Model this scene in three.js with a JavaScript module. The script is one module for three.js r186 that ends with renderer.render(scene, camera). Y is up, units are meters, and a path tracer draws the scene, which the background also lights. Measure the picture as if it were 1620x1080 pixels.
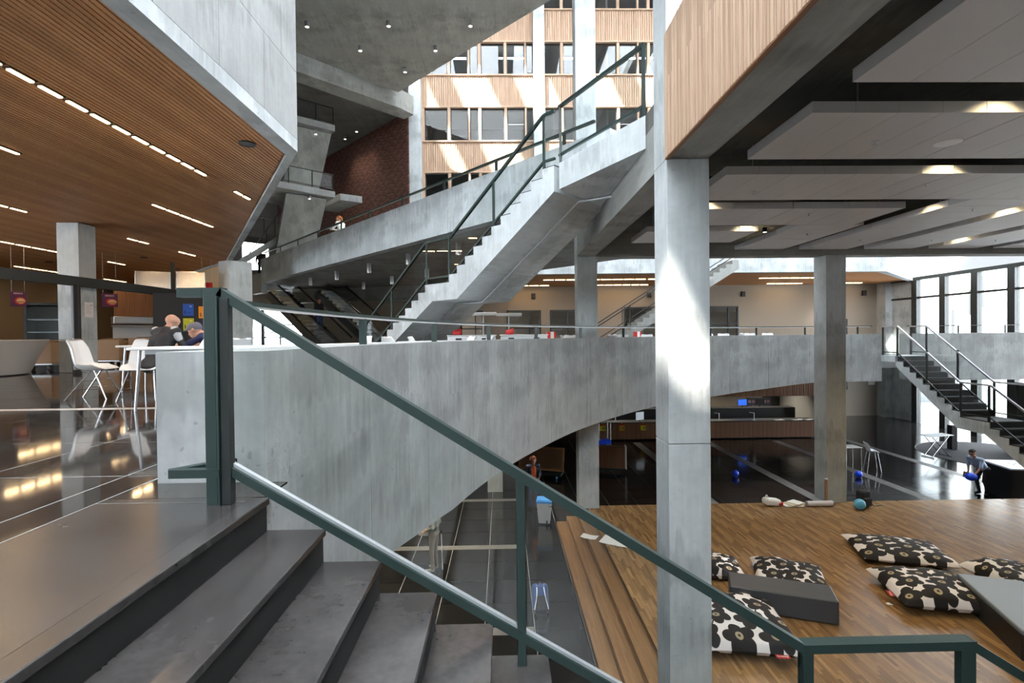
import * as THREE from 'three';
import { mergeGeometries } from 'three/addons/utils/BufferGeometryUtils.js';
import { RoundedBoxGeometry } from 'three/addons/geometries/RoundedBoxGeometry.js';
import { MarchingCubes } from 'three/addons/objects/MarchingCubes.js';
import { ImprovedNoise } from 'three/addons/math/ImprovedNoise.js';
import { RectAreaLightUniformsLib } from 'three/addons/lights/RectAreaLightUniformsLib.js';

// ---------------------------------------------------------------- camera, sky, sun, exposure
// y up, metres; the upper floor is y = 0. "d" below is the distance into the hall (d = -z).
const scene = new THREE.Scene();
const R = THREE.MathUtils.degToRad;
const camera = new THREE.PerspectiveCamera(68.04, 1.5, 0.05, 300);
camera.position.set(0, 0.9, 0);
camera.rotation.order = 'YXZ';
camera.rotation.set(R(-0.656), R(-1.067), R(-0.6));
const renderer = new THREE.WebGLRenderer({ antialias: true });
renderer.toneMapping = THREE.LinearToneMapping;
renderer.toneMappingExposure = 1.85;
renderer.shadowMap.enabled = true;
RectAreaLightUniformsLib.init();
scene.background = new THREE.Color().setRGB(0.94, 0.98, 1.03);
scene.backgroundIntensity = 9;
const sunDir = new THREE.Vector3(0.43, -1, -0.9).normalize();
const sun = new THREE.DirectionalLight(new THREE.Color(1, 0.93, 0.82), 21);
sun.name = 'sun';
sun.position.copy(sunDir).multiplyScalar(-60);
sun.target.position.set(0, 0, -15);
sun.position.add(sun.target.position);
sun.castShadow = true;
sun.shadow.radius = 2.2;
sun.shadow.mapSize.set(4096, 4096);
Object.assign(sun.shadow.camera, { left: -45, right: 45, top: 45, bottom: -45, near: 1, far: 160 });
scene.add(sun, sun.target);

// ---------------------------------------------------------------- helpers
let seed = 7;
const rnd = () => { seed = (seed * 1664525 + 1013904223) % 4294967296; return seed / 4294967296; };
const rr = (a, b) => a + (b - a) * rnd();
const V = (x, y, d) => new THREE.Vector3(x, y, -d);
const names = {};
const numbered = (n) => { const k = names[n] = (names[n] ?? -1) + 1; return k ? n + '_' + String(k).padStart(3, '0') : n; };
const ordinal = (i) => ['first', 'second', 'third', 'fourth', 'fifth', 'sixth', 'seventh', 'eighth', 'ninth', 'tenth', 'eleventh', 'twelfth', 'thirteenth', 'fourteenth', 'fifteenth', 'sixteenth', 'seventeenth', 'eighteenth', 'nineteenth', 'twentieth', 'twenty-first', 'twenty-second', 'twenty-third', 'twenty-fourth', 'twenty-fifth', 'twenty-sixth', 'twenty-seventh', 'twenty-eighth', 'twenty-ninth', 'thirtieth'][i];

function flat(g) {                       // non-indexed with position, normal and a uv
  let h = g.index ? g.toNonIndexed() : g;
  if (!h.attributes.normal) h.computeVertexNormals();
  if (!h.attributes.uv) h.setAttribute('uv', new THREE.BufferAttribute(new Float32Array(h.attributes.position.count * 2), 2));
  for (const k of Object.keys(h.attributes)) if (!['position', 'normal', 'uv'].includes(k)) h.deleteAttribute(k);
  return h;
}
function metres(g, along = 'y') {        // uv in metres from the largest component of each face's normal; v follows "along"
  const h = flat(g), p = h.attributes.position, uv = h.attributes.uv, a = new THREE.Vector3(), b = new THREE.Vector3(), c = new THREE.Vector3(), n = new THREE.Vector3();
  for (let i = 0; i < p.count; i += 3) {
    a.fromBufferAttribute(p, i); b.fromBufferAttribute(p, i + 1); c.fromBufferAttribute(p, i + 2);
    n.copy(b).sub(a).cross(c.clone().sub(a));
    const ax = Math.abs(n.x), ay = Math.abs(n.y), az = Math.abs(n.z);
    for (let k = 0; k < 3; k++) {
      const q = [a, b, c][k];
      let u, v;
      if (ay >= ax && ay >= az) { u = q.x; v = q.z; if (along === 'x') [u, v] = [v, u]; }
      else if (ax >= az) { u = q.z; v = q.y; if (along === 'z') [u, v] = [v, u]; }
      else { u = q.x; v = q.y; if (along === 'x') [u, v] = [v, u]; }
      uv.setXY(i + k, u, v);
    }
  }
  return h;
}
const merge = (list) => (list.length === 1 ? flat(list[0]) : mergeGeometries(list.map(flat)));
function obj(name, geos, mat, parent = scene, along) {
  const list = [].concat(geos);
  let g = merge(list);
  if (along !== null) g = metres(g, along);
  const m = new THREE.Mesh(g, mat);
  m.name = parent === scene ? numbered(name) : name;
  m.castShadow = m.receiveShadow = true;
  parent.add(m);
  return m;
}
const raw = (name, geos, mat, parent = scene) => obj(name, geos, mat, parent, null);   // keeps the geometry's own uv
function shared(name, geo, mat, parent) { const m = new THREE.Mesh(geo, mat); m.name = name; m.castShadow = m.receiveShadow = true; parent.add(m); return m; }
function tag(o, label, category, group) { Object.assign(o.userData, { label, category }); if (group) o.userData.group = group; return o; }
function thing(name, label, category, at = [0, 0, 0], turn = 0, group) {
  const o = new THREE.Group();
  o.name = numbered(name); scene.add(o);
  o.position.copy(V(...at)); o.rotation.y = turn;
  return tag(o, label, category, group);
}
function struct(name, label) { const o = new THREE.Group(); o.name = name; o.userData.kind = 'structure'; if (label) o.userData.label = label; scene.add(o); return o; }
const asStruct = (m, label) => { m.userData.kind = 'structure'; if (label) m.userData.label = label; return m; };
function dup(src, at, turn, label, group) {
  const r = src.clone(); r.name = numbered(src.name.replace(/_\d{3}$/, '')); scene.add(r);
  r.position.copy(V(...at)); r.rotation.y = turn;
  r.userData = { ...src.userData, label }; if (group) r.userData.group = group;
  return r;
}
// geometry in hall coordinates (x, y, d)
function box(x0, x1, y0, y1, d0, d1) {
  return new THREE.BoxGeometry(Math.abs(x1 - x0), Math.abs(y1 - y0), Math.abs(d1 - d0)).translate((x0 + x1) / 2, (y0 + y1) / 2, -(d0 + d1) / 2);
}
function rbox(x0, x1, y0, y1, d0, d1, r = 0.01, s = 2) {
  return new RoundedBoxGeometry(Math.abs(x1 - x0), Math.abs(y1 - y0), Math.abs(d1 - d0), s, r).translate((x0 + x1) / 2, (y0 + y1) / 2, -(d0 + d1) / 2);
}
function slab(pts, y0, y1, holes = []) {   // plan polygon [x, d] raised from y0 to y1
  const s = new THREE.Shape(pts.map(([x, d]) => new THREE.Vector2(x, d)));
  for (const h of holes) s.holes.push(new THREE.Path(h.map(([x, d]) => new THREE.Vector2(x, d))));
  return new THREE.ExtrudeGeometry(s, { depth: y1 - y0, bevelEnabled: false }).rotateX(-Math.PI / 2).translate(0, y0, 0);
}
function sheet(pts, d0, d1) {              // upright polygon [x, y] from d0 to d1
  return new THREE.ExtrudeGeometry(new THREE.Shape(pts.map(([x, y]) => new THREE.Vector2(x, y))), { depth: d1 - d0, bevelEnabled: false }).translate(0, 0, -d1);
}
function beam(a, b, w, h, up = new THREE.Vector3(0, 1, 0)) {   // box from a to b (vectors), w across, h along "up"
  const f = b.clone().sub(a), l = f.length(); f.normalize();
  const s = new THREE.Vector3().crossVectors(up, f).normalize(), u = new THREE.Vector3().crossVectors(f, s);
  const g = new THREE.BoxGeometry(w, h, l), c = a.clone().add(b).multiplyScalar(0.5);
  return g.applyMatrix4(new THREE.Matrix4().makeBasis(s, u, f).setPosition(c));
}
function rod(a, b, r0, r1 = r0, n = 10) {
  const f = b.clone().sub(a), l = f.length();
  const g = new THREE.CylinderGeometry(r1, r0, l, n);
  return g.applyQuaternion(new THREE.Quaternion().setFromUnitVectors(new THREE.Vector3(0, 1, 0), f.normalize())).translate((a.x + b.x) / 2, (a.y + b.y) / 2, (a.z + b.z) / 2);
}
function tube(pts, r, n = 8, seg = 24) { return new THREE.TubeGeometry(new THREE.CatmullRomCurve3(pts, false, 'centripetal'), seg, r, n); }
const L3 = (x, y, z) => new THREE.Vector3(x, y, z);
function lathe(prof, n = 28) { return new THREE.LatheGeometry(prof.map(([r, y]) => new THREE.Vector2(r, y)), n); }

// ---------------------------------------------------------------- textures
const noise = new ImprovedNoise();
function fbm(x, y, oct, per) {             // tiles after "per" units through a blend of four copies
  const f = (a, b) => { let s = 0, k = 1, t = 0; for (let o = 0; o < oct; o++) { s += k * noise.noise(a, b, o * 7.3 + 0.5); t += k; k *= 0.5; a *= 2; b *= 2; } return s / t; };
  const wx = x / per, wy = y / per;
  return f(x, y) * (1 - wx) * (1 - wy) + f(x - per, y) * wx * (1 - wy) + f(x, y - per) * (1 - wx) * wy + f(x - per, y - per) * wx * wy;
}
function texture(w, h, fn, { srgb = true, rep = [1, 1] } = {}) {
  const a = new Uint8Array(w * h * 4);
  for (let y = 0; y < h; y++) for (let x = 0; x < w; x++) {
    const c = fn(x / w, y / h, x, y), i = (y * w + x) * 4;
    for (let k = 0; k < 3; k++) a[i + k] = Math.max(0, Math.min(255, 255 * (c.length ? c[k] : c)));
    a[i + 3] = 255;
  }
  const t = new THREE.DataTexture(a, w, h);
  t.magFilter = THREE.LinearFilter; t.minFilter = THREE.LinearMipmapLinearFilter; t.generateMipmaps = true;
  t.wrapS = t.wrapT = THREE.RepeatWrapping;
  t.repeat.set(...rep);
  if (srgb) t.colorSpace = THREE.SRGBColorSpace;
  t.needsUpdate = true;
  return t;
}
const sm = (a, b, x) => { const t = Math.max(0, Math.min(1, (x - a) / (b - a))); return t * t * (3 - 2 * t); };
// board-marked cast concrete: mottling, run-down streaks, pores and tie-hole dots
const concField = (u, v, big, streak) => {
  const m = fbm(u * 3, v * 3, 4, 3), s = fbm(u * 26, v * 1.6, 3, 26) * 0.5 + fbm(u * 60, v * 6, 2, 60) * 0.5, f = fbm(u * 40, v * 40, 2, 40);
  return big * m + streak * s + 0.05 * f;
};
const TC = texture(1024, 1024, (u, v) => {
  let k = 0.80 + concField(u, v, 0.25, 0.11);
  const p = fbm(u * 90, v * 90, 1, 90); if (p > 0.52) k -= 0.10;
  const st = fbm(u * 5, v * 5, 3, 5); if (st > 0.16) k -= 0.09 * sm(0.16, 0.5, st);
  const dr = fbm(u * 34, v * 2.2, 3, 34) + 0.6 * fbm(u * 4 + 9, v * 4, 2, 4); if (dr > 0.3) k -= 0.07 * sm(0.3, 0.65, dr);
  return [k * 0.985, k, k * 1.0];
}, { rep: [1 / 3.2, 1 / 3.2] });
const TCb = texture(512, 512, (u, v) => { let k = 0.6 + 0.5 * fbm(u * 50, v * 50, 3, 50); if (fbm(u * 70, v * 70, 1, 70) > 0.5) k -= 0.5; return k; }, { srgb: false, rep: [1 / 1.6, 1 / 1.6] });
// dark polished stone with pale scratches and clouds
const TS = texture(1024, 1024, (u, v) => {
  const m = fbm(u * 4, v * 4, 5, 4), g = fbm(u * 60, v * 60, 2, 60);
  let k = 0.62 + 0.35 * m + 0.12 * g;
  return [k * 1.03, k, k * 0.97];
}, { rep: [1 / 2.4, 1 / 2.4] });
const TSr = texture(512, 512, (u, v) => 0.55 + 0.28 * fbm(u * 5, v * 5, 4, 5) + 0.12 * fbm(u * 40, v * 40, 2, 40), { srgb: false, rep: [1 / 2.1, 1 / 2.1] });
// timber grain, along v
const TW = texture(512, 1024, (u, v) => {
  const g = fbm(u * 60, v * 3, 3, 60), b = fbm(u * 14, v * 1.2, 2, 14), f = fbm(u * 160, v * 12, 1, 160);
  const k = 0.80 + 0.22 * g + 0.20 * b + 0.06 * f;
  return [k, k * (0.985 + 0.02 * b), k * (0.96 + 0.06 * b)];
}, { rep: [1 / 0.7, 1 / 1.9] });
// industrial parquet: thin strips of many tones laid in short runs
const TP = texture(1024, 1024, (u, v, x, y) => {
  const row = Math.floor(v * 40), off = ((row * 7919) % 97) / 97, col = Math.floor((u + off) * 5), h = ((row * 73 + (col % 5) * 151) * 2654435761 >>> 0) % 1000 / 1000;
  const fu = ((u + off) * 5) % 1, fv = (v * 40) % 1, seam = (fv < 0.05 || fu < 0.004) ? 0.82 : 1;
  const g = fbm(u * 5, v * 120, 2, 120);
  const k = (0.80 + 0.22 * (h - 0.5) + 0.18 * g) * seam;
  return [k, k * (0.99 + 0.02 * h), k * (0.97 + 0.03 * h)];
}, { rep: [1 / 2.4, 1 / 2.4] });
const TBrick = texture(1024, 1024, (u, v) => {
  const row = Math.floor(v * 40), o = row % 2 ? 0.5 : 0, c = u * 12 + o, col = Math.floor(c) % 12, fu = c % 1, fv = (v * 40) % 1;
  const h = ((row * 911 + col * 577) * 2654435761 >>> 0) % 1000 / 1000, g = fbm(u * 90, v * 90, 2, 90);
  if (fu < 0.05 || fv < 0.16) return [0.42, 0.39, 0.37];
  const k = 0.55 + 0.35 * h + 0.2 * g;
  return [k * 0.78, k * 0.50, k * 0.43];
}, { rep: [1 / 2.6, 1 / 2.6] });
const TFab = texture(256, 256, (u, v) => 0.5 + 0.3 * Math.sin(u * 400) * Math.sin(v * 400) + 0.4 * fbm(u * 30, v * 30, 2, 30), { srgb: false, rep: [4, 4] });
// cushion print: plain black five-lobed blots with beige middles on white
function canvasTexture(w, h, draw) {
  const c = document.createElement('canvas'); c.width = w; c.height = h;
  draw(c.getContext('2d'), w, h);
  const t = new THREE.CanvasTexture(c); t.colorSpace = THREE.SRGBColorSpace; t.anisotropy = 8;
  return t;
}
function blotPrint(s0) {
  return canvasTexture(512, 512, (g, w, h) => {
    seed = s0;
    g.fillStyle = '#e9e6ea'; g.fillRect(0, 0, w, h);
    const spots = [];
    for (let j = 0; j < 4; j++) for (let i = 0; i < 3; i++) spots.push([(i + 0.5 + (j % 2) * 0.4 - 0.2 + rr(-0.1, 0.1)) * w / 3, (j + 0.46 + rr(-0.1, 0.1)) * h / 4, rr(1.2, 1.5)]);
    for (const [x, y, k] of spots) {
      g.fillStyle = '#17161b';
      const n = 5, a0 = rr(0, 6);
      for (let q = 0; q < n; q++) {
        const a = a0 + q / n * Math.PI * 2, r = 34 * k * rr(0.9, 1.15);
        g.beginPath(); g.ellipse(x + Math.cos(a) * r, y + Math.sin(a) * r * 0.92, 30 * k, 25 * k, a, 0, 7); g.fill();
      }
      g.beginPath(); g.arc(x, y, 26 * k, 0, 7); g.fill();
      g.fillStyle = '#a99c84'; g.beginPath(); g.ellipse(x, y, 17 * k, 15 * k, a0, 0, 7); g.fill();
      g.fillStyle = '#2a2524'; g.beginPath(); g.ellipse(x, y, 6 * k, 5 * k, a0, 0, 7); g.fill();
      g.strokeStyle = '#17161b'; g.lineWidth = 7; g.beginPath(); g.moveTo(x + 20, y + 30); g.quadraticCurveTo(x + 50, y + 50, x + 56, y + 78); g.stroke();
    }
  });
}

// ---------------------------------------------------------------- materials
const std = (color, roughness, extra = {}) => new THREE.MeshStandardMaterial({ color: Array.isArray(color) ? new THREE.Color().setRGB(...color) : new THREE.Color(color), roughness, metalness: 0, ...extra });
const phys = (color, roughness, extra = {}) => new THREE.MeshPhysicalMaterial({ color: Array.isArray(color) ? new THREE.Color().setRGB(...color) : new THREE.Color(color), roughness, metalness: 0, ...extra });
const shift = (t, x, y) => { const c = t.clone(); c.offset.set(x, y); c.needsUpdate = true; return c; };
const M = {};
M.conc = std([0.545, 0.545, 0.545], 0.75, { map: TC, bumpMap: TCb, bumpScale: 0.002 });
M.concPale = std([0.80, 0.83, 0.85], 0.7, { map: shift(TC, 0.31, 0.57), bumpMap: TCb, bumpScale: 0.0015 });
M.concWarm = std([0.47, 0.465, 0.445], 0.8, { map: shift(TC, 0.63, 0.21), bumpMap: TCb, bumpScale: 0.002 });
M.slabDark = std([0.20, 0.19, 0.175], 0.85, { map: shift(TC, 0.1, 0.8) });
M.stone = [0, 1, 2, 3].map((i) => std([0.088 + 0.009 * (i % 3), 0.083 + 0.009 * (i % 3), 0.08 + 0.008 * (i % 3)], 0.11, { map: shift(TS, i * 0.27, i * 0.41), roughnessMap: shift(TSr, i * 0.31, 0.2 * i) }));
M.stoneG = [0, 1, 2, 3].map((i) => std([0.030 + 0.004 * (i % 3), 0.031 + 0.004 * (i % 3), 0.032 + 0.004 * (i % 3)], 0.22, { map: shift(TS, i * 0.21, i * 0.37), roughnessMap: shift(TSr, i * 0.11, 0.3 * i) }));
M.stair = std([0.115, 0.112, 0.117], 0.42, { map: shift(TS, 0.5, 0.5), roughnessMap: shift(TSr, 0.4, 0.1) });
M.riser = std([0.009, 0.009, 0.009], 0.8, { map: shift(TS, 0.2, 0.7) });  // same stone as the treads, with the risers' shade put into the colour
M.grout = std([0.50, 0.50, 0.49], 0.7);
M.groutD = std([0.26, 0.26, 0.26], 0.6);
M.band = std([0.33, 0.33, 0.33], 0.4, { map: shift(TS, 0.7, 0.1) });
M.timber = [[0.80, 0.39, 0.165], [0.73, 0.34, 0.14], [0.85, 0.43, 0.19], [0.77, 0.38, 0.165]].map((c, i) => std(c, 0.6, { map: shift(TW, i * 0.27, i * 0.4) }));
M.timberPale = [[0.74, 0.51, 0.36], [0.70, 0.47, 0.33], [0.78, 0.56, 0.41], [0.72, 0.50, 0.37]].map((c, i) => std(c, 0.6, { map: shift(TW, i * 0.21, i * 0.3) }));
M.timberDeep = [[0.40, 0.19, 0.095], [0.36, 0.165, 0.08], [0.44, 0.21, 0.11]].map((c, i) => std(c, 0.55, { map: shift(TW, i * 0.3, i * 0.2) }));
M.timberRed = std([0.42, 0.20, 0.10], 0.55, { map: TW });
M.parquet = std([0.43, 0.25, 0.115], 0.38, { map: TP, roughnessMap: shift(TSr, 0.3, 0.3) });
M.parquetEdge = std([0.36, 0.20, 0.09], 0.42, { map: TW });
M.brick = std([0.62, 0.62, 0.62], 0.85, { map: TBrick });
M.steel = std([0.014, 0.031, 0.028], 0.45, { metalness: 0.0 });
M.steelDark = std([0.016, 0.02, 0.02], 0.4);
M.chrome = std([0.72, 0.73, 0.75], 0.18, { metalness: 1 });
M.alu = std([0.55, 0.57, 0.60], 0.35, { metalness: 0.9 });
M.galv = std([0.45, 0.47, 0.49], 0.45, { metalness: 0.6 });
M.glass = phys([0.97, 0.985, 0.98], 0.0, { transmission: 1, thickness: 0, ior: 1.5 });
M.pane = phys([0.97, 0.99, 1.0], 0.0, { transmission: 1, thickness: 0, ior: 1.45 });
M.white = std([0.80, 0.81, 0.82], 0.4);
M.whitePaint = std([0.72, 0.73, 0.75], 0.6);
M.panel = std([0.57, 0.56, 0.575], 0.5);
M.panelGroove = std([0.5, 0.5, 0.52], 0.6);
M.black = std([0.012, 0.012, 0.013], 0.5);
M.blackSoft = std([0.02, 0.021, 0.024], 0.75, { bumpMap: TFab, bumpScale: 0.001 });
M.greyVinyl = std([0.055, 0.06, 0.07], 0.4, { bumpMap: TFab, bumpScale: 0.0005 });
M.red = std([0.55, 0.02, 0.02], 0.5);
M.blue = std([0.01, 0.07, 0.75], 0.3);
M.skyBlue = std([0.05, 0.30, 0.75], 0.4);
M.card = std([0.33, 0.20, 0.11], 0.8);
M.paper = std([0.8, 0.8, 0.78], 0.8);
M.plaster = std([0.26, 0.22, 0.18], 0.85);
M.cafeWallLit = std([0.50, 0.36, 0.21], 0.8);  // plaster brightened and warmed to stand for orange lamplight on this wall
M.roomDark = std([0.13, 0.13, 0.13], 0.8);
M.plasterGrey = std([0.34, 0.33, 0.31], 0.85);
M.led = std([1, 0.9, 0.7], 0.5, { emissive: new THREE.Color(1, 0.72, 0.38), emissiveIntensity: 7 });
M.ledWhite = std([1, 1, 1], 0.5, { emissive: new THREE.Color(1, 0.95, 0.82), emissiveIntensity: 9 });
M.tubeWhite = std([1, 1, 1], 0.5, { emissive: new THREE.Color(0.85, 0.97, 1), emissiveIntensity: 5 });

// ================================================================ STRUCTURE
const ARC = { x: 14.7, d: 3.2, r: 16.2 };                                   // the balcony's rounded edge
const onArc = (deg, r = ARC.r) => [ARC.x - Math.cos(R(deg)) * r, ARC.d + Math.sin(R(deg)) * r];
const arcPts = (r, a0, a1, n) => Array.from({ length: n + 1 }, (_, i) => onArc(a0 + (a1 - a0) * i / n, r));
const GROUND = -4.8, PLAT = -4.2, LEVEL2 = 4.2;

// upper floor: a slab that follows the rounded edge, with stone tiles on it
{
  const f = struct('floor', 'dark polished stone upper floor');
  const edge = arcPts(ARC.r + 0.6, 0, 90, 40);
  obj('slab', slab([[-24, -17], [-1.42, -17], [-1.42, 3.1], ...edge, [26, 20.0], [26, 34], [-24, 34]], -0.55, -0.012), M.conc, f);
  obj('stone_field', slab([[-24, -17], [-1.42, -17], [-1.42, 3.1], ...edge, [26, 20.0], [26, 34], [-24, 34]], -0.012, -0.004), M.stone[1], f);
  // tiles in view from the camera: rows along d, columns along x
  const dl = [-3.4, -2.27, -1.13, 0, 1.13, 2.26, 3.38, 4.5, 5.66];
  for (let d = 6.81; d < 21; d += 1.15) dl.push(d);
  const xl = [-1.34, -2.25, -2.5]; for (let x = -3.48; x > -15.5; x -= 0.98) xl.push(x);
  let n = 0;
  const tg = {};
  for (let i = 0; i < xl.length - 1; i++) for (let j = 0; j < dl.length - 1; j++) {
    const xa = xl[i + 1], xb = xl[i], d0 = dl[j], d1 = dl[j + 1];
    if (i < 2) continue;
    if (d0 < 1 && xb < -6) continue;
    if (d1 > 3.2) { const c = Math.hypot(ARC.x - xb, d1 - ARC.d); if (xb > -2.5) continue; if (c < ARC.r + 0.6) continue; }
    if (n++ >= 296) break;
    const w = xb - xa - 0.009, l = d1 - d0 - 0.009, key = w.toFixed(3) + l.toFixed(3);
    const g = tg[key] ??= metres(new THREE.BoxGeometry(w, 0.012, l));
    const m = shared('tile', g, M.stone[(i * 3 + j * 5 + (i * j) % 3) % 4], f);
    m.position.copy(V((xa + xb) / 2, -0.006, (d0 + d1) / 2));
  }
  // long slabs along the stair edge
  for (const [x0, x1, d0, d1, k] of [[-2.246, -1.428, -1.2, 0.5, 'stair'], [-2.246, -1.428, 0.508, 2.812, 'stair'], [-2.246, -1.36, 2.89, 3.19, 2], [-2.246, -1.428, 2.82, 2.882, 'stair'], [-2.496, -2.254, -1.2, 1.6, 2], [-2.496, -2.254, 1.608, 3.4, 3], [-2.496, -2.254, 3.408, 5.6, 1], [-2.496, -2.254, 5.608, 8, 0]])
    obj('tile', box(x0, x1, -0.012, k === 'stair' ? 0.0006 : 0, d0, d1), k === 'stair' ? M.stair : M.stone[k], f);
  obj('pale_band', box(-15, -2.5, -0.0118, 0.0008, 6.62, 6.78), M.grout, f);
  const lines = [];
  for (const x of xl.slice(2)) lines.push(box(x - 0.006, x + 0.006, -0.01, -0.0012, x > -6 ? -3 : 0.9, 20.6));
  for (const d of dl) if (d > -3 && d < 20.5) lines.push(box(d > 3 ? -15.2 : -15.2, d > 3.3 ? -2.4 : -2.5, -0.01, -0.0012, d - 0.006, d + 0.006));
  lines.push(box(-2.256, -2.244, -0.01, -0.0012, -1.2, 6), box(-2.3, -1.42, -0.01, -0.0012, 2.81, 2.824), box(-2.3, -1.42, -0.01, -0.0012, 0.5, 0.51));
  obj('grout', lines, M.grout, f);
}
// ground floor: black stone with pale bands
{
  const f = struct('floor_ground', 'black polished stone ground floor');
  obj('slab', box(-24, 26.4, GROUND - 0.4, GROUND - 0.012, -17, 42), M.groutD, f);
  obj('stone_field', [box(-24, -4.34, GROUND - 0.012, GROUND, -17, 42), box(16.25, 26, GROUND - 0.012, GROUND, -17, 42), box(-4.34, 16.25, GROUND - 0.012, GROUND, -17, 6.81), box(-4.34, 1.55, GROUND - 0.012, GROUND, 22.49, 42), box(1.55, 16.25, GROUND - 0.012, GROUND, 27.17, 42), box(1.55, 16.25, GROUND - 0.012, GROUND, 6.81, 15.41)], M.stoneG[0], f);
  const g1 = metres(new THREE.BoxGeometry(0.964, 0.012, 0.964));
  let n = 0;
  const bandX = [7.0, 10.7, 14.4, 18.1], bandD = [5.8, 9.7, 13.6, 17.5, 21.4];
  const put = (x, d) => { if (n++ >= 298) return; const m = shared('tile', g1, M.stoneG[(Math.round(x * 3) * 5 + Math.round(d * 7)) & 3], f); m.position.copy(V(x, GROUND - 0.006, d)); };
  for (let i = 0; i < 6; i++) for (let j = 0; j < 16; j++) put(1.06 - i * 0.98, 7.3 + j * 0.98);
  for (let i = 0; i < 15; i++) for (let j = 0; j < 12; j++) { const x = 2.04 + i * 0.98, d = 15.9 + j * 0.98; put(x, d); }
  for (const x of bandX) obj('pale_band', box(x - 0.2, x + 0.2, GROUND - 0.004, GROUND + 0.0015, 15.4, 26.5), M.band, f);
  for (const d of bandD) obj('pale_band', box(-5, 0.55, GROUND - 0.004, GROUND + 0.0015, d - 0.13, d + 0.13), M.band, f);
}
// timber platform with four low steps along its side
{
  const f = struct('floor_platform', 'oak parquet platform with low steps');
  obj('deck', box(2.45, 24, PLAT - 0.05, PLAT, 0.5, 15.0), M.parquet, f, 'x');
  obj('core', box(2.48, 23.9, GROUND, PLAT - 0.05, 0.6, 14.95), M.parquetEdge, f, 'x');
  for (let i = 0; i < 3; i++) {
    const x0 = 1.55 + i * 0.3, y1 = GROUND + 0.15 * (i + 1);
    obj('step', rbox(x0, 2.49, y1 - 0.149, y1, 0.5, 15.0, 0.006), M.parquetEdge, f, 'z');
  }
}
// rounded balcony wall made of cast segments with open joints between them
{
  const w = struct('wall_balcony', 'rounded concrete balcony wall');
  const bottomAt = (a) => { const t = [[0, -1.25], [9, -1.56], [12.5, -1.7], [17, -1.81], [25, -1.75], [31, -1.7], [37, -1.61], [42, -1.55], [52, -1.42], [63, -1.32], [71, -1.2], [80, -1.02], [91, -1.02]]; let i = 1; while (i < t.length - 1 && a > t[i][0]) i++; const [a0, y0] = t[i - 1], [a1, y1] = t[i]; return y0 + (y1 - y0) * (a - a0) / (a1 - a0); };
  const ring = (a0, a1, r0, r1, top, dy, n) => {
    const pos = [], q = (A, B, C, D) => { for (const p of [A, B, C, A, C, D]) pos.push(p[0], p[1], -p[2]); };
    const P = (a, r, y) => { const [x, d] = onArc(a, r); return [x, y, d]; };
    for (let i = 0; i < n; i++) {
      const a = a0 + (a1 - a0) * i / n, b = a0 + (a1 - a0) * (i + 1) / n, ya = bottomAt(a) + dy, yb = bottomAt(b) + dy;
      q(P(a, r0, ya), P(b, r0, yb), P(b, r0, top), P(a, r0, top));
      q(P(b, r1, yb), P(a, r1, ya), P(a, r1, top), P(b, r1, top));
      q(P(a, r0, top), P(b, r0, top), P(b, r1, top), P(a, r1, top));
      q(P(a, r1, ya), P(b, r1, yb), P(b, r0, yb), P(a, r0, ya));
      if (i === 0) q(P(a, r1, ya), P(a, r0, ya), P(a, r0, top), P(a, r1, top));
      if (i === n - 1) q(P(b, r0, yb), P(b, r1, yb), P(b, r1, top), P(b, r0, top));
    }
    const g = new THREE.BufferGeometry(); g.setAttribute('position', new THREE.Float32BufferAttribute(pos, 3)); g.computeVertexNormals();
    // uv along the arc
    const uv = []; for (let i = 0; i < pos.length; i += 3) { const x = pos[i], d = -pos[i + 2]; uv.push(Math.atan2(d - ARC.d, ARC.x - x) * ARC.r + (Math.hypot(ARC.x - x, d - ARC.d) - ARC.r), pos[i + 1]); }
    g.setAttribute('uv', new THREE.Float32BufferAttribute(uv, 2));
    return g;
  };
  raw('core', ring(0.3, 89.7, ARC.r + 0.012, ARC.r + 0.65, 0.81, 0.01, 60), M.slabDark, w);
  const cuts = [0, 7.2, 13.6, 20, 26.6, 33.2, 39.8, 46.4, 53, 59.6, 66.2, 72.8, 79.4, 85, 90.2];
  for (let i = 0; i < cuts.length - 1; i++) raw('wall_panel', ring(cuts[i] + (i ? 0.02 : 0), cuts[i + 1] - 0.02, ARC.r, ARC.r + 0.67, 0.82, 0, 6), i === 0 ? M.conc : M.conc, w);
  // straight run past the stair
  obj('wall_panel', box(15.95, 20.5, -1.02, 0.82, 19.4, 20.05), M.conc, w);
  obj('wall_panel', box(20.515, 25.9, -1.02, 0.82, 19.4, 20.05), M.conc, w);
}
// columns
function column(label, x0, x1, d0, d1, y0, y1, joints = []) {
  const c = thing('concrete_column', label, 'column', [(x0 + x1) / 2, y0, (d0 + d1) / 2]);
  const w = (x1 - x0) / 2, l = (d1 - d0) / 2;
  const ys = [0, ...joints.map((j) => j - y0), y1 - y0];
  for (let i = 0; i < ys.length - 1; i++) obj('shaft', new RoundedBoxGeometry(2 * w, ys[i + 1] - ys[i] - (i < ys.length - 2 ? 0.008 : 0), 2 * l, 1, 0.008).translate(0, (ys[i] + ys[i + 1]) / 2, 0), M.concPale, c);
  return c;
}
column('tall pale concrete column in the middle with a sunlit patch', 2.17, 2.73, 6.6, 7.15, PLAT, 22, [-0.55, 3.2]);
column('concrete column at the back left corner of the timber platform', 2.2, 2.79, 14.75, 15.3, PLAT, 22, [-0.7, 3.2]);
column('concrete column at the back of the platform beside the black backpack', 9.65, 10.25, 14.9, 15.5, PLAT, 3.2, [-0.58]);
column('concrete column with a white notice among the cafe tables', -12.35, -11.75, 14.3, 14.9, 0, 4.17, [0.93]);
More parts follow.
